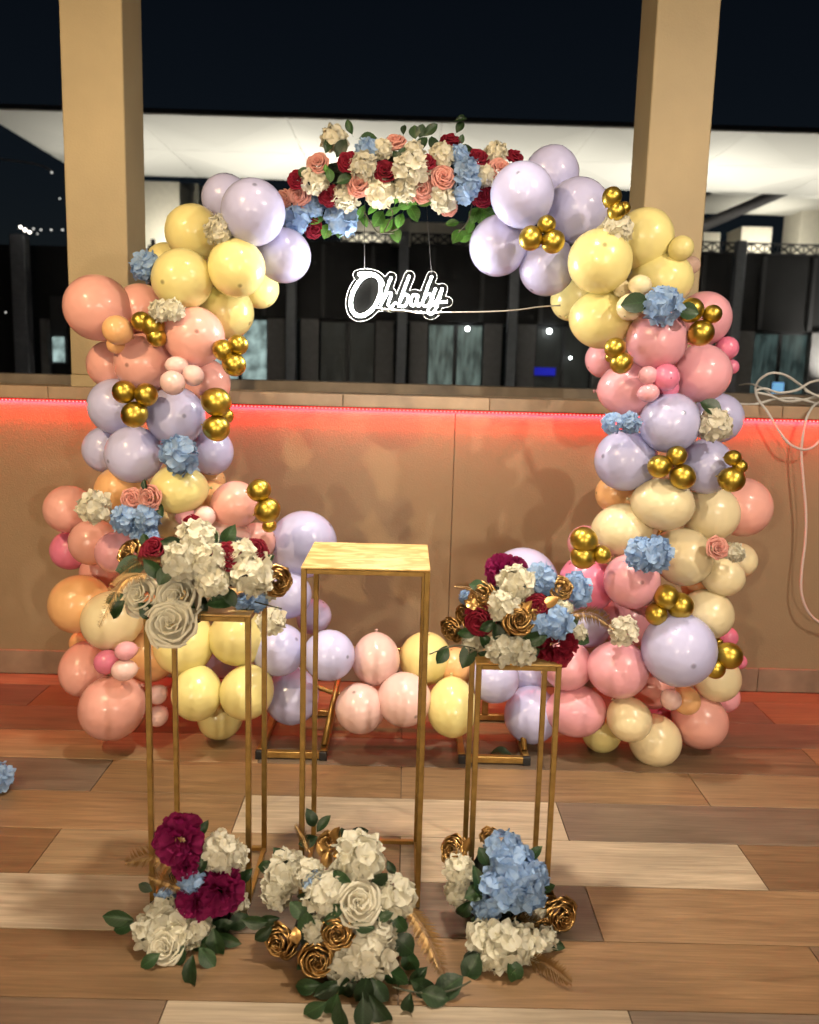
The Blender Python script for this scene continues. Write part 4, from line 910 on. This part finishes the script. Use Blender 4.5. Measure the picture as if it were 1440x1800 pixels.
for x, y, l, a in ((656, 368, 30, 220), (665, 385, 34, 240), (679, 397, 32, 225), (703, 388, 32, 250), (696, 412, 30, 285), (700, 345, 28, 70), (712, 360, 34, 190), (727, 374, 34, 300), (748, 354, 30, 200), (575, 406, 32, 250), (596, 408, 22, 280), (552, 385, 36, 10), (634, 374, 28, 240), (640, 388, 26, 300), (835, 378, 36, 250), (846, 382, 36, 280), (804, 415, 32, 240), (817, 416, 32, 200), (795, 392, 26, 190), (860, 375, 32, 330), (573, 296, 18, 100), (580, 308, 26, 280), (826, 398, 30, 260), (690, 372, 30, 200), (722, 352, 28, 330), (615, 398, 24, 250)): g_items.append(('leaf', 'fresh', x, y, l, a))
garland = arrangement('flower_garland', 'rose and hydrangea garland with trailing leaves on top of the ring', 'flowers', G, (0.46, 0.13, 0.125), g_items, 0.62)
tube('vine', smooth_path([at(668, 350, 3.2), at(690, 372, 3.14), at(683, 392, 3.13), at(676, 408, 3.13), at(692, 410, 3.13)], 6), 0.0022, m_stem, garland, 5)
tube('vine', smooth_path([at(640, 372, 3.2), at(652, 392, 3.14), at(668, 410, 3.13), at(700, 402, 3.13)], 6), 0.0022, m_stem, garland, 5)
tube('vine', smooth_path([at(830, 360, 3.2), at(822, 390, 3.16), at(806, 408, 3.15)], 6), 0.0022, m_stem, garland, 5)

# arrangement on the left plinth
A = (-0.515, 2.30, 0.815 + 0.115)
items = [(H + 'cream', 322, 988, 36), (H + 'cream', 345, 948, 36), (H + 'cream', 440, 1008, 42), (H + 'cream', 365, 985, 34), (H + 'cream', 372, 1020, 30), (H + 'cream', 425, 975, 28),
         (RO + 'white', 246, 1046, 33), (RO + 'white', 313, 1048, 38), (RO + 'white', 299, 1096, 38, 1.0), (RO + 'burgundy', 272, 968, 27), (RO + 'burgundy', 400, 978, 26), (RO + 'burgundy', 449, 967, 21, 1.0),
         (RO + 'gold', 228, 970, 23, 1.0), (RO + 'gold', 487, 1022, 26, 1.0), (H + 'blue', 452, 1054, 22), (H + 'blue', 427, 1058, 16), (H + 'cream', 470, 1040, 18),
         ('leaf', 'dark', 402, 941, 46, 55), ('leaf', 'dark', 303, 955, 50, 170), ('leaf', 'dark', 230, 996, 56, 195), ('leaf', 'dark', 205, 1072, 46, 235), ('leaf', 'dark', 200, 1052, 40, 205), ('leaf', 'dark', 350, 1075, 54, 250), ('leaf', 'dark', 390, 1056, 60, 180),
         ('leaf', 'dark', 270, 1000, 46, 140), ('leaf', 'dark', 290, 1010, 40, 60), ('leaf', 'dark', 370, 940, 36, 130), ('leaf', 'dark', 470, 985, 34, 40), ('leaf', 'dark', 405, 1050, 40, 300), ('leaf', 'dark', 255, 950, 30, 110), ('leaf', 'dark', 335, 1068, 40, 340),
         ('leaf', 'dark', 300, 1070, 50, 20), ('leaf', 'dark', 262, 1075, 50, 320), ('leaf', 'dark', 440, 1066, 40, 10),
         ('fern', 262, 1008, 174, 1102, 22, 0.05), ('fern', 300, 985, 190, 1030, 18, 0.03)]
a = arrangement('flower_arrangement', 'white rose and hydrangea arrangement with drooping gold fern on the left plinth', 'flowers', A, (0.205, 0.19, 0.115), items, 0.62, (-0.525, 2.318, 0.818), 'flower arrangements', None, (1062, 2.115))
tube('twig', [at(448, 1058, 2.2), at(495, 1070, 2.15)], 0.002, m_stem, a, 5)
tube('twig', smooth_path([at(338, 1078, 2.17), at(350, 1090, 2.15), at(352, 1080, 2.16)], 5), 0.0015, m_stem, a, 5)
# arrangement on the right plinth
A = (0.318, 2.30, 0.703 + 0.125)
items = [(PE + 'magenta', 884, 1004, 30), (PE + 'magenta', 905, 1000, 22), (PE + 'burgundy', 975, 1131, 38), (H + 'cream', 908, 1026, 36), (H + 'cream', 886, 1064, 29), (H + 'cream', 885, 1142, 27), (H + 'cream', 916, 1144, 26), (H + 'cream', 834, 1128, 22),
         (H + 'cream', 991, 1072, 18), (H + 'cream', 1018, 1113, 15), (H + 'blue', 949, 1020, 30), (H + 'blue', 1009, 1037, 31), (H + 'blue', 976, 1092, 32), (H + 'blue', 820, 1050, 14), (H + 'blue', 950, 1095, 22),
         (RO + 'gold', 848, 1048, 23), (RO + 'gold', 987, 1034, 20, 1.0), (RO + 'gold', 912, 1088, 26, 1.0), (RO + 'gold', 795, 1108, 22, 1.0), (RO + 'gold', 938, 1082, 19), (RO + 'gold', 815, 1080, 18), (RO + 'burgundy', 843, 1092, 26), (RO + 'burgundy', 945, 1066, 21),
         ('leaf', 'dark', 876, 1114, 44, 100), ('leaf', 'dark', 823, 1152, 50, 245), ('leaf', 'dark', 778, 1152, 34, 240), ('leaf', 'dark', 822, 1112, 40, 190), ('leaf', 'dark', 855, 1130, 40, 300), ('leaf', 'dark', 1022, 1122, 40, 330), ('leaf', 'dark', 840, 1030, 36, 170), ('leaf', 'dark', 858, 1100, 38, 30),
         ('leaf', 'dark', 940, 1122, 50, 200), ('leaf', 'dark', 860, 1155, 40, 340), ('leaf', 'dark', 930, 1150, 40, 200), ('leaf', 'dark', 1000, 1095, 40, 20), ('leaf', 'gold', 830, 1062, 36, 150), ('leaf', 'gold', 925, 1070, 34, 60), ('leaf', 'gold', 805, 1095, 30, 220), ('leaf', 'gold', 968, 1058, 32, 30),
         ('fern', 1000, 1078, 1080, 1106, 26, 0.02), ('fern', 850, 1050, 800, 1030, 14, 0.01)]
a = arrangement('flower_arrangement', 'dark burgundy, gold, blue and cream arrangement on the low right plinth', 'flowers', A, (0.165, 0.165, 0.125), items, 0.66, (0.312, 2.29, 0.706), 'flower arrangements', None, (1135, 2.15))
tube('twig', smooth_path([at(835, 1140, 2.18), at(800, 1135, 2.15), at(755, 1150, 2.13)], 6), 0.0018, m_stem, a, 5)
# three arrangements on the floor
items = [(PE + 'magenta', 318, 1476, 46), (PE + 'magenta', 385, 1562, 46), (PE + 'magenta', 345, 1580, 36), (H + 'white', 388, 1500, 38), (H + 'white', 414, 1508, 27), (H + 'cream', 302, 1610, 46, 1.05), (H + 'cream', 268, 1638, 34, 1.05), (H + 'cream', 345, 1632, 34, 1.05), (H + 'cream', 310, 1645, 34, 1.08), (RO + 'white', 290, 1666, 30),
         (H + 'blue', 338, 1548, 27), (H + 'blue', 295, 1580, 24), (H + 'cream', 420, 1590, 20), (PE + 'magenta', 330, 1520, 28),
         ('leaf', 'dark', 206, 1614, 56, 175), ('leaf', 'dark', 218, 1630, 46, 200), ('leaf', 'dark', 300, 1668, 52, 190), ('leaf', 'dark', 316, 1682, 36, 250), ('leaf', 'dark', 335, 1713, 60, 268), ('leaf', 'dark', 380, 1662, 54, 285), ('leaf', 'dark', 402, 1652, 46, 340), ('leaf', 'dark', 388, 1632, 50, 30),
         ('leaf', 'dark', 280, 1468, 30, 100), ('leaf', 'dark', 358, 1456, 30, 65), ('leaf', 'dark', 350, 1655, 44, 220), ('leaf', 'dark', 300, 1590, 40, 150), ('leaf', 'dark', 420, 1620, 40, 20), ('leaf', 'dark', 262, 1690, 44, 215), ('leaf', 'dark', 365, 1685, 46, 310), ('leaf', 'dark', 255, 1560, 34, 160), ('leaf', 'dark', 428, 1540, 36, 30), ('leaf', 'dark', 355, 1520, 34, 70),
         ('fern', 335, 1535, 222, 1516, 34, 0.03), ('fern', 325, 1560, 262, 1540, 26, 0.0)]
arrangement('flower_arrangement', 'magenta peony and white hydrangea arrangement on the floor at the left plinth', 'flowers', on_floor(335, 1665) + Vector((0, 0.14, 0.14)), (0.125, 0.125, 0.185), items, 0.70, on_floor(335, 1665) + Vector((0, 0.1, 0)), 'flower arrangements', 0.0)
items = [(H + 'cream', 631, 1510, 50), (H + 'cream', 505, 1535, 44), (H + 'cream', 488, 1566, 34), (H + 'cream', 571, 1573, 40), (H + 'cream', 695, 1578, 40), (H + 'white', 650, 1668, 54), (H + 'white', 605, 1690, 40), (RO + 'white', 631, 1586, 38, 1.03), (H + 'cream', 545, 1538, 30), (H + 'blue', 552, 1552, 24), (H + 'white', 668, 1640, 34), (H + 'cream', 556, 1632, 26),
         (RO + 'gold', 592, 1640, 29, 1.05), (RO + 'gold', 560, 1686, 34, 1.05), (RO + 'gold', 492, 1655, 32), (RO + 'gold', 578, 1482, 22),
         ('leaf', 'gold', 592, 1468, 36, 75), ('leaf', 'gold', 568, 1495, 34, 130), ('leaf', 'gold', 598, 1500, 32, 20), ('leaf', 'gold', 520, 1645, 30, 95), ('leaf', 'gold', 575, 1512, 30, 260),
         ('leaf', 'dark', 547, 1438, 36, 110), ('leaf', 'dark', 569, 1447, 34, 50), ('leaf', 'dark', 541, 1479, 34, 200), ('leaf', 'dark', 630, 1466, 40, 10), ('leaf', 'dark', 605, 1468, 30, 110), ('leaf', 'dark', 493, 1503, 40, 130), ('leaf', 'dark', 468, 1524, 38, 185), ('leaf', 'dark', 688, 1526, 30, 300), ('leaf', 'dark', 448, 1620, 44, 175), ('leaf', 'dark', 470, 1618, 40, 190), ('leaf', 'dark', 462, 1642, 40, 220),
         ('leaf', 'dark', 539, 1734, 56, 190), ('leaf', 'dark', 552, 1775, 46, 215), ('leaf', 'dark', 585, 1770, 50, 250), ('leaf', 'dark', 600, 1790, 50, 280), ('leaf', 'dark', 669, 1780, 56, 310), ('leaf', 'dark', 717, 1768, 48, 260), ('leaf', 'dark', 702, 1624, 52, 300), ('leaf', 'dark', 711, 1661, 56, 320), ('leaf', 'dark', 722, 1692, 54, 290), ('leaf', 'dark', 540, 1625, 52, 85), ('leaf', 'dark', 588, 1615, 46, 10), ('leaf', 'dark', 640, 1745, 60, 260), ('leaf', 'dark', 610, 1735, 60, 240), ('leaf', 'dark', 575, 1740, 50, 200), ('leaf', 'dark', 668, 1745, 56, 300), ('leaf', 'dark', 695, 1715, 56, 330), ('leaf', 'dark', 638, 1785, 50, 270), ('leaf', 'dark', 525, 1600, 46, 140), ('leaf', 'dark', 600, 1545, 44, 150), ('leaf', 'dark', 668, 1545, 40, 40), ('leaf', 'dark', 640, 1628, 44, 350), ('leaf', 'dark', 590, 1600, 40, 210), ('leaf', 'dark', 675, 1610, 40, 20), ('leaf', 'dark', 538, 1575, 38, 200), ('leaf', 'dark', 535, 1690, 40, 230),
         ('leaf', 'dark', 748, 1738, 54, 340), ('leaf', 'dark', 789, 1734, 66, 30), ('leaf', 'dark', 830, 1700, 60, 60), ('leaf', 'dark', 735, 1718, 46, 50), ('leaf', 'dark', 765, 1752, 50, 350),
         ('fern', 716, 1590, 778, 1712, 34, 0.02), ('fern', 545, 1500, 520, 1450, 16, 0.01)]
mid = arrangement('flower_arrangement', 'large white hydrangea and gold rose arrangement on the floor in the centre', 'flowers', on_floor(605, 1745) + Vector((0, 0.16, 0.12)), (0.185, 0.15, 0.17), items, 0.72, on_floor(605, 1745) + Vector((0, 0.12, 0)), 'flower arrangements', 0.0)
tube('vine', smooth_path([on_floor(690, 1735, .03), on_floor(735, 1745, .02), on_floor(790, 1742, .02), on_floor(828, 1725, .03)], 6), 0.0025, m_stem, mid, 5)
items = [(H + 'blue', 905, 1530, 50), (H + 'blue', 920, 1560, 44), (H + 'blue', 878, 1560, 42), (H + 'blue', 886, 1492, 36), (H + 'blue', 856, 1594, 28), (H + 'blue', 935, 1535, 32), (H + 'cream', 808, 1530, 30), (H + 'cream', 805, 1568, 26), (H + 'cream', 852, 1652, 38), (H + 'cream', 890, 1662, 44), (H + 'cream', 925, 1660, 34), (H + 'cream', 870, 1680, 30), (H + 'cream', 958, 1650, 24), (H + 'cream', 945, 1605, 24),
         (RO + 'gold', 797, 1494, 26, 1.0), (RO + 'gold', 860, 1470, 16), (RO + 'gold', 988, 1610, 30, 1.05), (RO + 'gold', 960, 1592, 24, 1.0), (RO + 'gold', 955, 1635, 18, 1.05), ('leaf', 'gold', 822, 1485, 34, 80), ('leaf', 'gold', 800, 1512, 34, 190), ('leaf', 'gold', 940, 1625, 30, 200),
         ('leaf', 'dark', 841, 1549, 50, 100), ('leaf', 'dark', 850, 1505, 36, 115), ('leaf', 'dark', 835, 1570, 44, 200), ('leaf', 'dark', 900, 1625, 40, 190), ('leaf', 'dark', 845, 1620, 36, 170), ('leaf', 'dark', 815, 1600, 44, 230), ('leaf', 'dark', 960, 1560, 40, 20), ('leaf', 'dark', 940, 1500, 36, 50), ('leaf', 'dark', 830, 1690, 44, 220), ('leaf', 'dark', 905, 1710, 44, 290), ('leaf', 'dark', 975, 1660, 40, 340),
         ('fern', 920, 1680, 1005, 1728, 30, 0.01), ('fern', 885, 1620, 955, 1628, 26, 0.01)]
arrangement('flower_arrangement', 'blue and cream hydrangea arrangement on the floor at the right plinth', 'flowers', on_floor(880, 1668) + Vector((0.0, 0.15, 0.13)), (0.135, 0.14, 0.175), items, 0.70, on_floor(880, 1668) + Vector((0, 0.1, 0)), 'flower arrangements', 0.0)

# single flower heads tucked between the balloons
def head(kind, x, y, r, Y, label, leaves=(), name=None, n=None):
    p = at(x, y, Y); t = thing('single_' + kind.split()[0], label, 'flower', p, 'flower heads on the balloons')
    rx, ry = r if isinstance(r, tuple) else (r, r)
    k = 2 if rx > ry * 1.3 else 1
    nn = n or (-cF + Vector((uni(-.3, .3), 0, uni(-.1, .35))))
    if k == 1: put_flower(kind, p, size(rx, p), nn, t)
    else:
        for s in (-1, 1): put_flower(kind, p + cR * s * size(rx - ry, p), size(ry * 1.05, p), nn + cR * s * 0.4, t)
    for (lx, ly, ln, ang) in leaves: put_leaf('dark', at(lx, ly, Y - 0.0), size(ln, p), ang, t)
    return t
head(H + 'blue', 257, 470, 29, 3.10, 'blue hydrangea head beside the left post')
head(H + 'cream', 386, 403, 28, 3.06, 'cream hydrangea head between the left lilac and yellow balloons')
head(H + 'cream', 293, 546, (31, 20), 2.99, 'cream hydrangea head above the upper left gold trio')
head(H + 'blue', 315, 800, 37, 3.02, 'square looking blue hydrangea on the left lilac balloons')
head(H + 'cream', 165, 891, 31, 3.02, 'faded cream hydrangea at the far left of the ring')
head(RO + 'pink', 232, 876, 19, 3.00, 'pink rose, left of a touching pair above the blue hydrangea')
head(RO + 'pink', 262, 875, 22, 2.98, 'pink rose, right of a touching pair with a dark leaf', ((255, 852, 26, 100), (283, 897, 26, 280)))
head(H + 'blue', 238, 913, (44, 26), 2.98, 'light blue hydrangea below the pair of pink roses')
head(H + 'blue', 255, 943, (26, 16), 2.97, 'pale blue hydrangea bit just above the left plinth flowers')
head(RO + 'burgundy', 338, 921, 16, 3.00, 'red rose peeking out above the left plinth flowers')
head(H + 'cream', 477, 1092, 26, 3.00, 'cream hydrangea head right behind the left plinth')
head(H + 'cream', 1085, 402, 29, 3.05, 'cream hydrangea head above the right bright yellow balloon')
head(H + 'blue', 1165, 536, 37, 2.96, 'blue hydrangea with two dark leaves on the right pink balloon', ((1117, 533, 58, 185), (1210, 548, 44, 350)))
head(H + 'blue', 1092, 744, (35, 20), 3.03, 'flat blue hydrangea at coping height on the right column')
head(H + 'white', 1257, 748, 31, 3.03, 'white hydrangea with a dark leaf at the right coping', ((1250, 716, 48, 150),))
head(H + 'blue', 1140, 973, (42, 31), 2.95, 'wide blue hydrangea on the lower right cream balloons')
head(RO + 'pink', 1262, 963, 20, 3.03, 'single pink rose on the right edge cream balloons')
head(H + 'cream', 1293, 972, 19, 3.05, 'small cream hydrangea beside the single pink rose on the right')
head(H + 'white', 1097, 1109, 28, 2.99, 'white hydrangea below the pink balloons at the tip of gold fern')
head(H + 'blue', -4, 1366, 30, on_floor(0, 1390).y, 'blue hydrangea head lying on the floor at the left edge')
p = on_floor(880, 1326, 0.012)
lf = put_leaf('dark', p + Vector((0, 0, 0.006)), size(38, p), 175, None, 2.0); lf.name = 'fallen_leaf'; tag(lf, 'green leaf fallen inside the right foot of the ring', 'leaf')

# ------------------------------------------------------------------ neon sign
SY = 3.25
sx = lambda u, v: at(590 + u / 6.545, 440 + v / 6.545, SY)
S0 = at(695, 515, SY)
sign = thing('neon_sign', 'white neon script sign reading Oh baby hanging inside the ring', 'sign', S0)
m_neon = emit('neon_tube', (1.0, 0.97, 0.90), NEON_STRENGTH, True)
ell = [(350 + 252 * math.cos(a) * math.cos(1.13) - 150 * math.sin(a) * math.sin(1.13) * -1, 520 - 252 * math.cos(a) * math.sin(1.13) - 150 * math.sin(a) * math.cos(1.13) * -1) for a in [k * 2 * math.pi / 20 for k in range(20)]]
STROKES = [
    ('O', ell, True), ('O', [(262, 282), (330, 272), (420, 280), (500, 320), (548, 400)], False),
    ('h', [(640, 310), (600, 420), (560, 530), (520, 640)], False), ('h', [(545, 580), (590, 510), (632, 490), (640, 520), (612, 590), (612, 640), (650, 645), (690, 600)], False),
    ('b', [(850, 295), (805, 410), (760, 530), (722, 640)], False), ('b', [(738, 600), (775, 530), (815, 510), (838, 545), (825, 605), (785, 645), (735, 640), (722, 620)], False),
    ('a', [(945, 520), (905, 512), (872, 555), (865, 615), (890, 640), (925, 600), (950, 525)], False), ('a', [(950, 525), (935, 600), (950, 642), (985, 610)], False),
    ('b', [(1108, 300), (1070, 400), (1030, 510), (995, 620)], False), ('b', [(1008, 585), (1045, 520), (1085, 505), (1104, 540), (1090, 600), (1050, 640), (1008, 635), (995, 612)], False),
    ('y', [(1150, 440), (1120, 530), (1118, 590), (1150, 600), (1185, 540), (1228, 440)], False), ('y', [(1228, 440), (1185, 580), (1140, 700), (1095, 735), (1062, 705), (1085, 650), (1160, 610), (1285, 592)], False),
]
letters = {}
for ch, pts, closed in STROKES:
    path = smooth_path([sx(*q) + Vector((0, -0.010, 0)) for q in pts], 2 if closed else 4, closed)
    V, F = tube_data([q - S0 for q in path], 0.0036 if ch != 'O' else 0.0060, 6, closed)
    key = (ch, sum(1 for k in letters if k[0] == ch)) if False else None
    o = link('letter_tube', mesh_from('letter_tube', V, F, m_neon, True), sign)
    o['label'] = 'glowing tube of the letter ' + ch
# clear acrylic board cut to the outline of the writing
seg = []
for ch, pts, closed in STROKES:
    q = [Vector((p[0], p[1], 0)) for p in pts]; sp = smooth_path(q, 3, closed); sp = sp + ([sp[0]] if closed else [])
    seg += [((a.x, a.y), (b.x, b.y)) for a, b in zip(sp, sp[1:])]
A_ = np.array([s[0] for s in seg]); B_ = np.array([s[1] for s in seg]); D_ = B_ - A_; LL = (D_ ** 2).sum(1) + 1e-9
STEP = 14; GX = np.arange(60, 1400, STEP); GY = np.arange(150, 840, STEP)
def dist(px, py):
    P = np.stack([px, py], -1)[..., None, :]; t = np.clip(((P - A_) * D_).sum(-1) / LL, 0, 1)
    return np.sqrt((((A_ + D_ * t[..., None]) - P) ** 2).sum(-1)).min(-1)
FX, FY_ = np.meshgrid(GX, GY); DD = dist(FX.astype(float), FY_.astype(float)) - 62.0
# fill the inside of the O
DD = np.where(((FX - 350.0) ** 2 / 190 ** 2 + (FY_ - 520.0) ** 2 / 190 ** 2) < 1, -30.0, DD)
vid = {}; V2 = []; F2 = []; outl = []
def vert(key, xy):
    if key not in vid: vid[key] = len(V2); V2.append(xy)
    return vid[key]
ny, nx = DD.shape
for j in range(ny - 1):
    for i in range(nx - 1):
        cs = [(i, j), (i + 1, j), (i + 1, j + 1), (i, j + 1)]; d = [DD[c[1], c[0]] for c in cs]
        if min(d) >= 0: continue
        poly = []; cut = []
        for k in range(4):
            a, b = cs[k], cs[(k + 1) % 4]; da, db = d[k], d[(k + 1) % 4]
            if da < 0: poly.append(vert(a, (GX[a[0]], GY[a[1]])))
            if (da < 0) != (db < 0):
                t = da / (da - db); v = vert(tuple(sorted((a, b))), (GX[a[0]] + (GX[b[0]] - GX[a[0]]) * t, GY[a[1]] + (GY[b[1]] - GY[a[1]]) * t)); poly.append(v); cut.append(v)
        if len(poly) > 2: F2.append(tuple(poly))
        if len(cut) == 2: outl.append(tuple(cut))
W2 = [sx(*p) - S0 for p in V2]; nb = len(W2)
Vb = W2 + [p + Vector((0, 0.005, 0)) for p in W2]
Fb = F2 + [tuple(i + nb for i in reversed(f)) for f in F2]
m_acr, n_, l_, p_ = new_mat('clear_acrylic')
p_.inputs['Base Color'].default_value = (0.9, 0.9, 0.88, 1); p_.inputs['Roughness'].default_value = 0.15
tp_ = add(n_, 'ShaderNodeBsdfTransparent'); ms_ = add(n_, 'ShaderNodeMixShader', Fac=0.999); l_.new(p_.outputs[0], ms_.inputs[1]); l_.new(tp_.outputs[0], ms_.inputs[2]); l_.new(ms_.outputs[0], n_['Material Output'].inputs['Surface'])
m_rim, n_, l_, p_ = new_mat('acrylic_edge')
p_.inputs['Base Color'].default_value = (0.85, 0.85, 0.83, 1); p_.inputs['Roughness'].default_value = 0.3
tl_ = add(n_, 'ShaderNodeBsdfTranslucent'); tl_.inputs[0].default_value = (0.9, 0.9, 0.88, 1); ms_ = add(n_, 'ShaderNodeMixShader', Fac=0.5); l_.new(p_.outputs[0], ms_.inputs[1]); l_.new(tl_.outputs[0], ms_.inputs[2]); l_.new(ms_.outputs[0], n_['Material Output'].inputs['Surface'])
board = link('acrylic_board', mesh_from('acrylic_board', Vb, Fb, m_acr), sign)
nxt = {}
for a, b in outl: nxt.setdefault(a, []).append(b); nxt.setdefault(b, []).append(a)
left = set(nxt); loops = []
while left:
    s = left.pop(); loop = [s]; prev = None; cur = s
    while True:
        c = [k for k in nxt[cur] if k != prev and (k in left or (k == s and len(loop) > 2))]
        if not c or c[0] == s: break
        prev, cur = cur, c[0]; left.discard(cur); loop.append(cur)
    if len(loop) > 6: loops.append(loop)
for lp in loops:
    V, F = tube_data([W2[i] + Vector((0, 0.0025, 0)) for i in lp], 0.0007, 5, True)
    link('board_edge', mesh_from('board_edge', V, F, m_rim, True), board)
for a, b in ((at(641, 350, 3.24), sx(333, 215)), (at(749, 345, 3.24), sx(1103, 262))):
    tube('hanging_wire', [a, b], 0.0008, m_edge, sign, 5)
tag(tube('power_cable', smooth_path([sx(450, 655), sx(600, 680), sx(800, 695), sx(960, 722), at(775, 549, 3.25), at(850, 548, 3.26), at(905, 545, 3.27), at(950, 539, 3.28), at(985, 537, 3.33)], 6), 0.0026, m_cord, None, 6), 'thin white cable running from the sign to the right yellow balloons', 'cable')

# ------------------------------------------------------------------ coiled cable on the coping, right
cab = thing('coiled_cable', 'tangled white cable coiled on the coping and hanging down at the right', 'cable', at(1380, 705, 4.0))
def cpath(name, pts, r=0.0056): return tube(name, smooth_path([at(x, y, Y) for x, y, Y in pts], 7), r, m_cord, cab, 7)
cpath('cable_loop', [(1328, 682, 4.02), (1335, 668, 3.98), (1355, 656, 3.95), (1380, 659, 3.96), (1405, 675, 4.0), (1425, 690, 4.05), (1448, 700, 4.1)])
cpath('cable_loop', [(1329, 686, 3.98), (1345, 683, 3.97), (1370, 690, 3.97), (1400, 686, 3.97), (1425, 672, 4.0), (1450, 667, 4.05)])
cpath('cable_loop', [(1330, 690, 3.97), (1355, 695, 3.96), (1380, 705, 3.97), (1410, 703, 4.0), (1450, 695, 4.1)])
cpath('cable_loop', [(1300, 710, 4.0), (1330, 710, 3.98), (1360, 702, 3.98), (1395, 700, 3.99), (1420, 705, 4.0), (1455, 716, 4.05)])
cpath('cable_loop', [(1415, 686, 4.02), (1440, 697, 4.0), (1462, 706, 4.0)])
cpath('cable_loop', [(1300, 677, 4.3), (1320, 675, 4.2), (1345, 685, 4.1), (1370, 703, 4.0), (1400, 706, 4.0), (1450, 690, 4.05)], 0.004)
cpath('hanging_loop', [(1328, 682, 4.0), (1332, 700, 3.925), (1350, 725, 3.87), (1368, 755, 3.86), (1388, 780, 3.85), (1412, 790, 3.85), (1430, 785, 3.86), (1450, 765, 3.88)])
cpath('hanging_tail', [(1445, 705, 4.0), (1430, 714, 3.925), (1418, 735, 3.87), (1411, 770, 3.86), (1409, 800, 3.86), (1413, 850, 3.86), (1417, 900, 3.86), (1416, 950, 3.86), (1410, 1000, 3.86), (1409, 1040, 3.86), (1418, 1070, 3.86), (1435, 1090, 3.87), (1460, 1100, 3.87)])
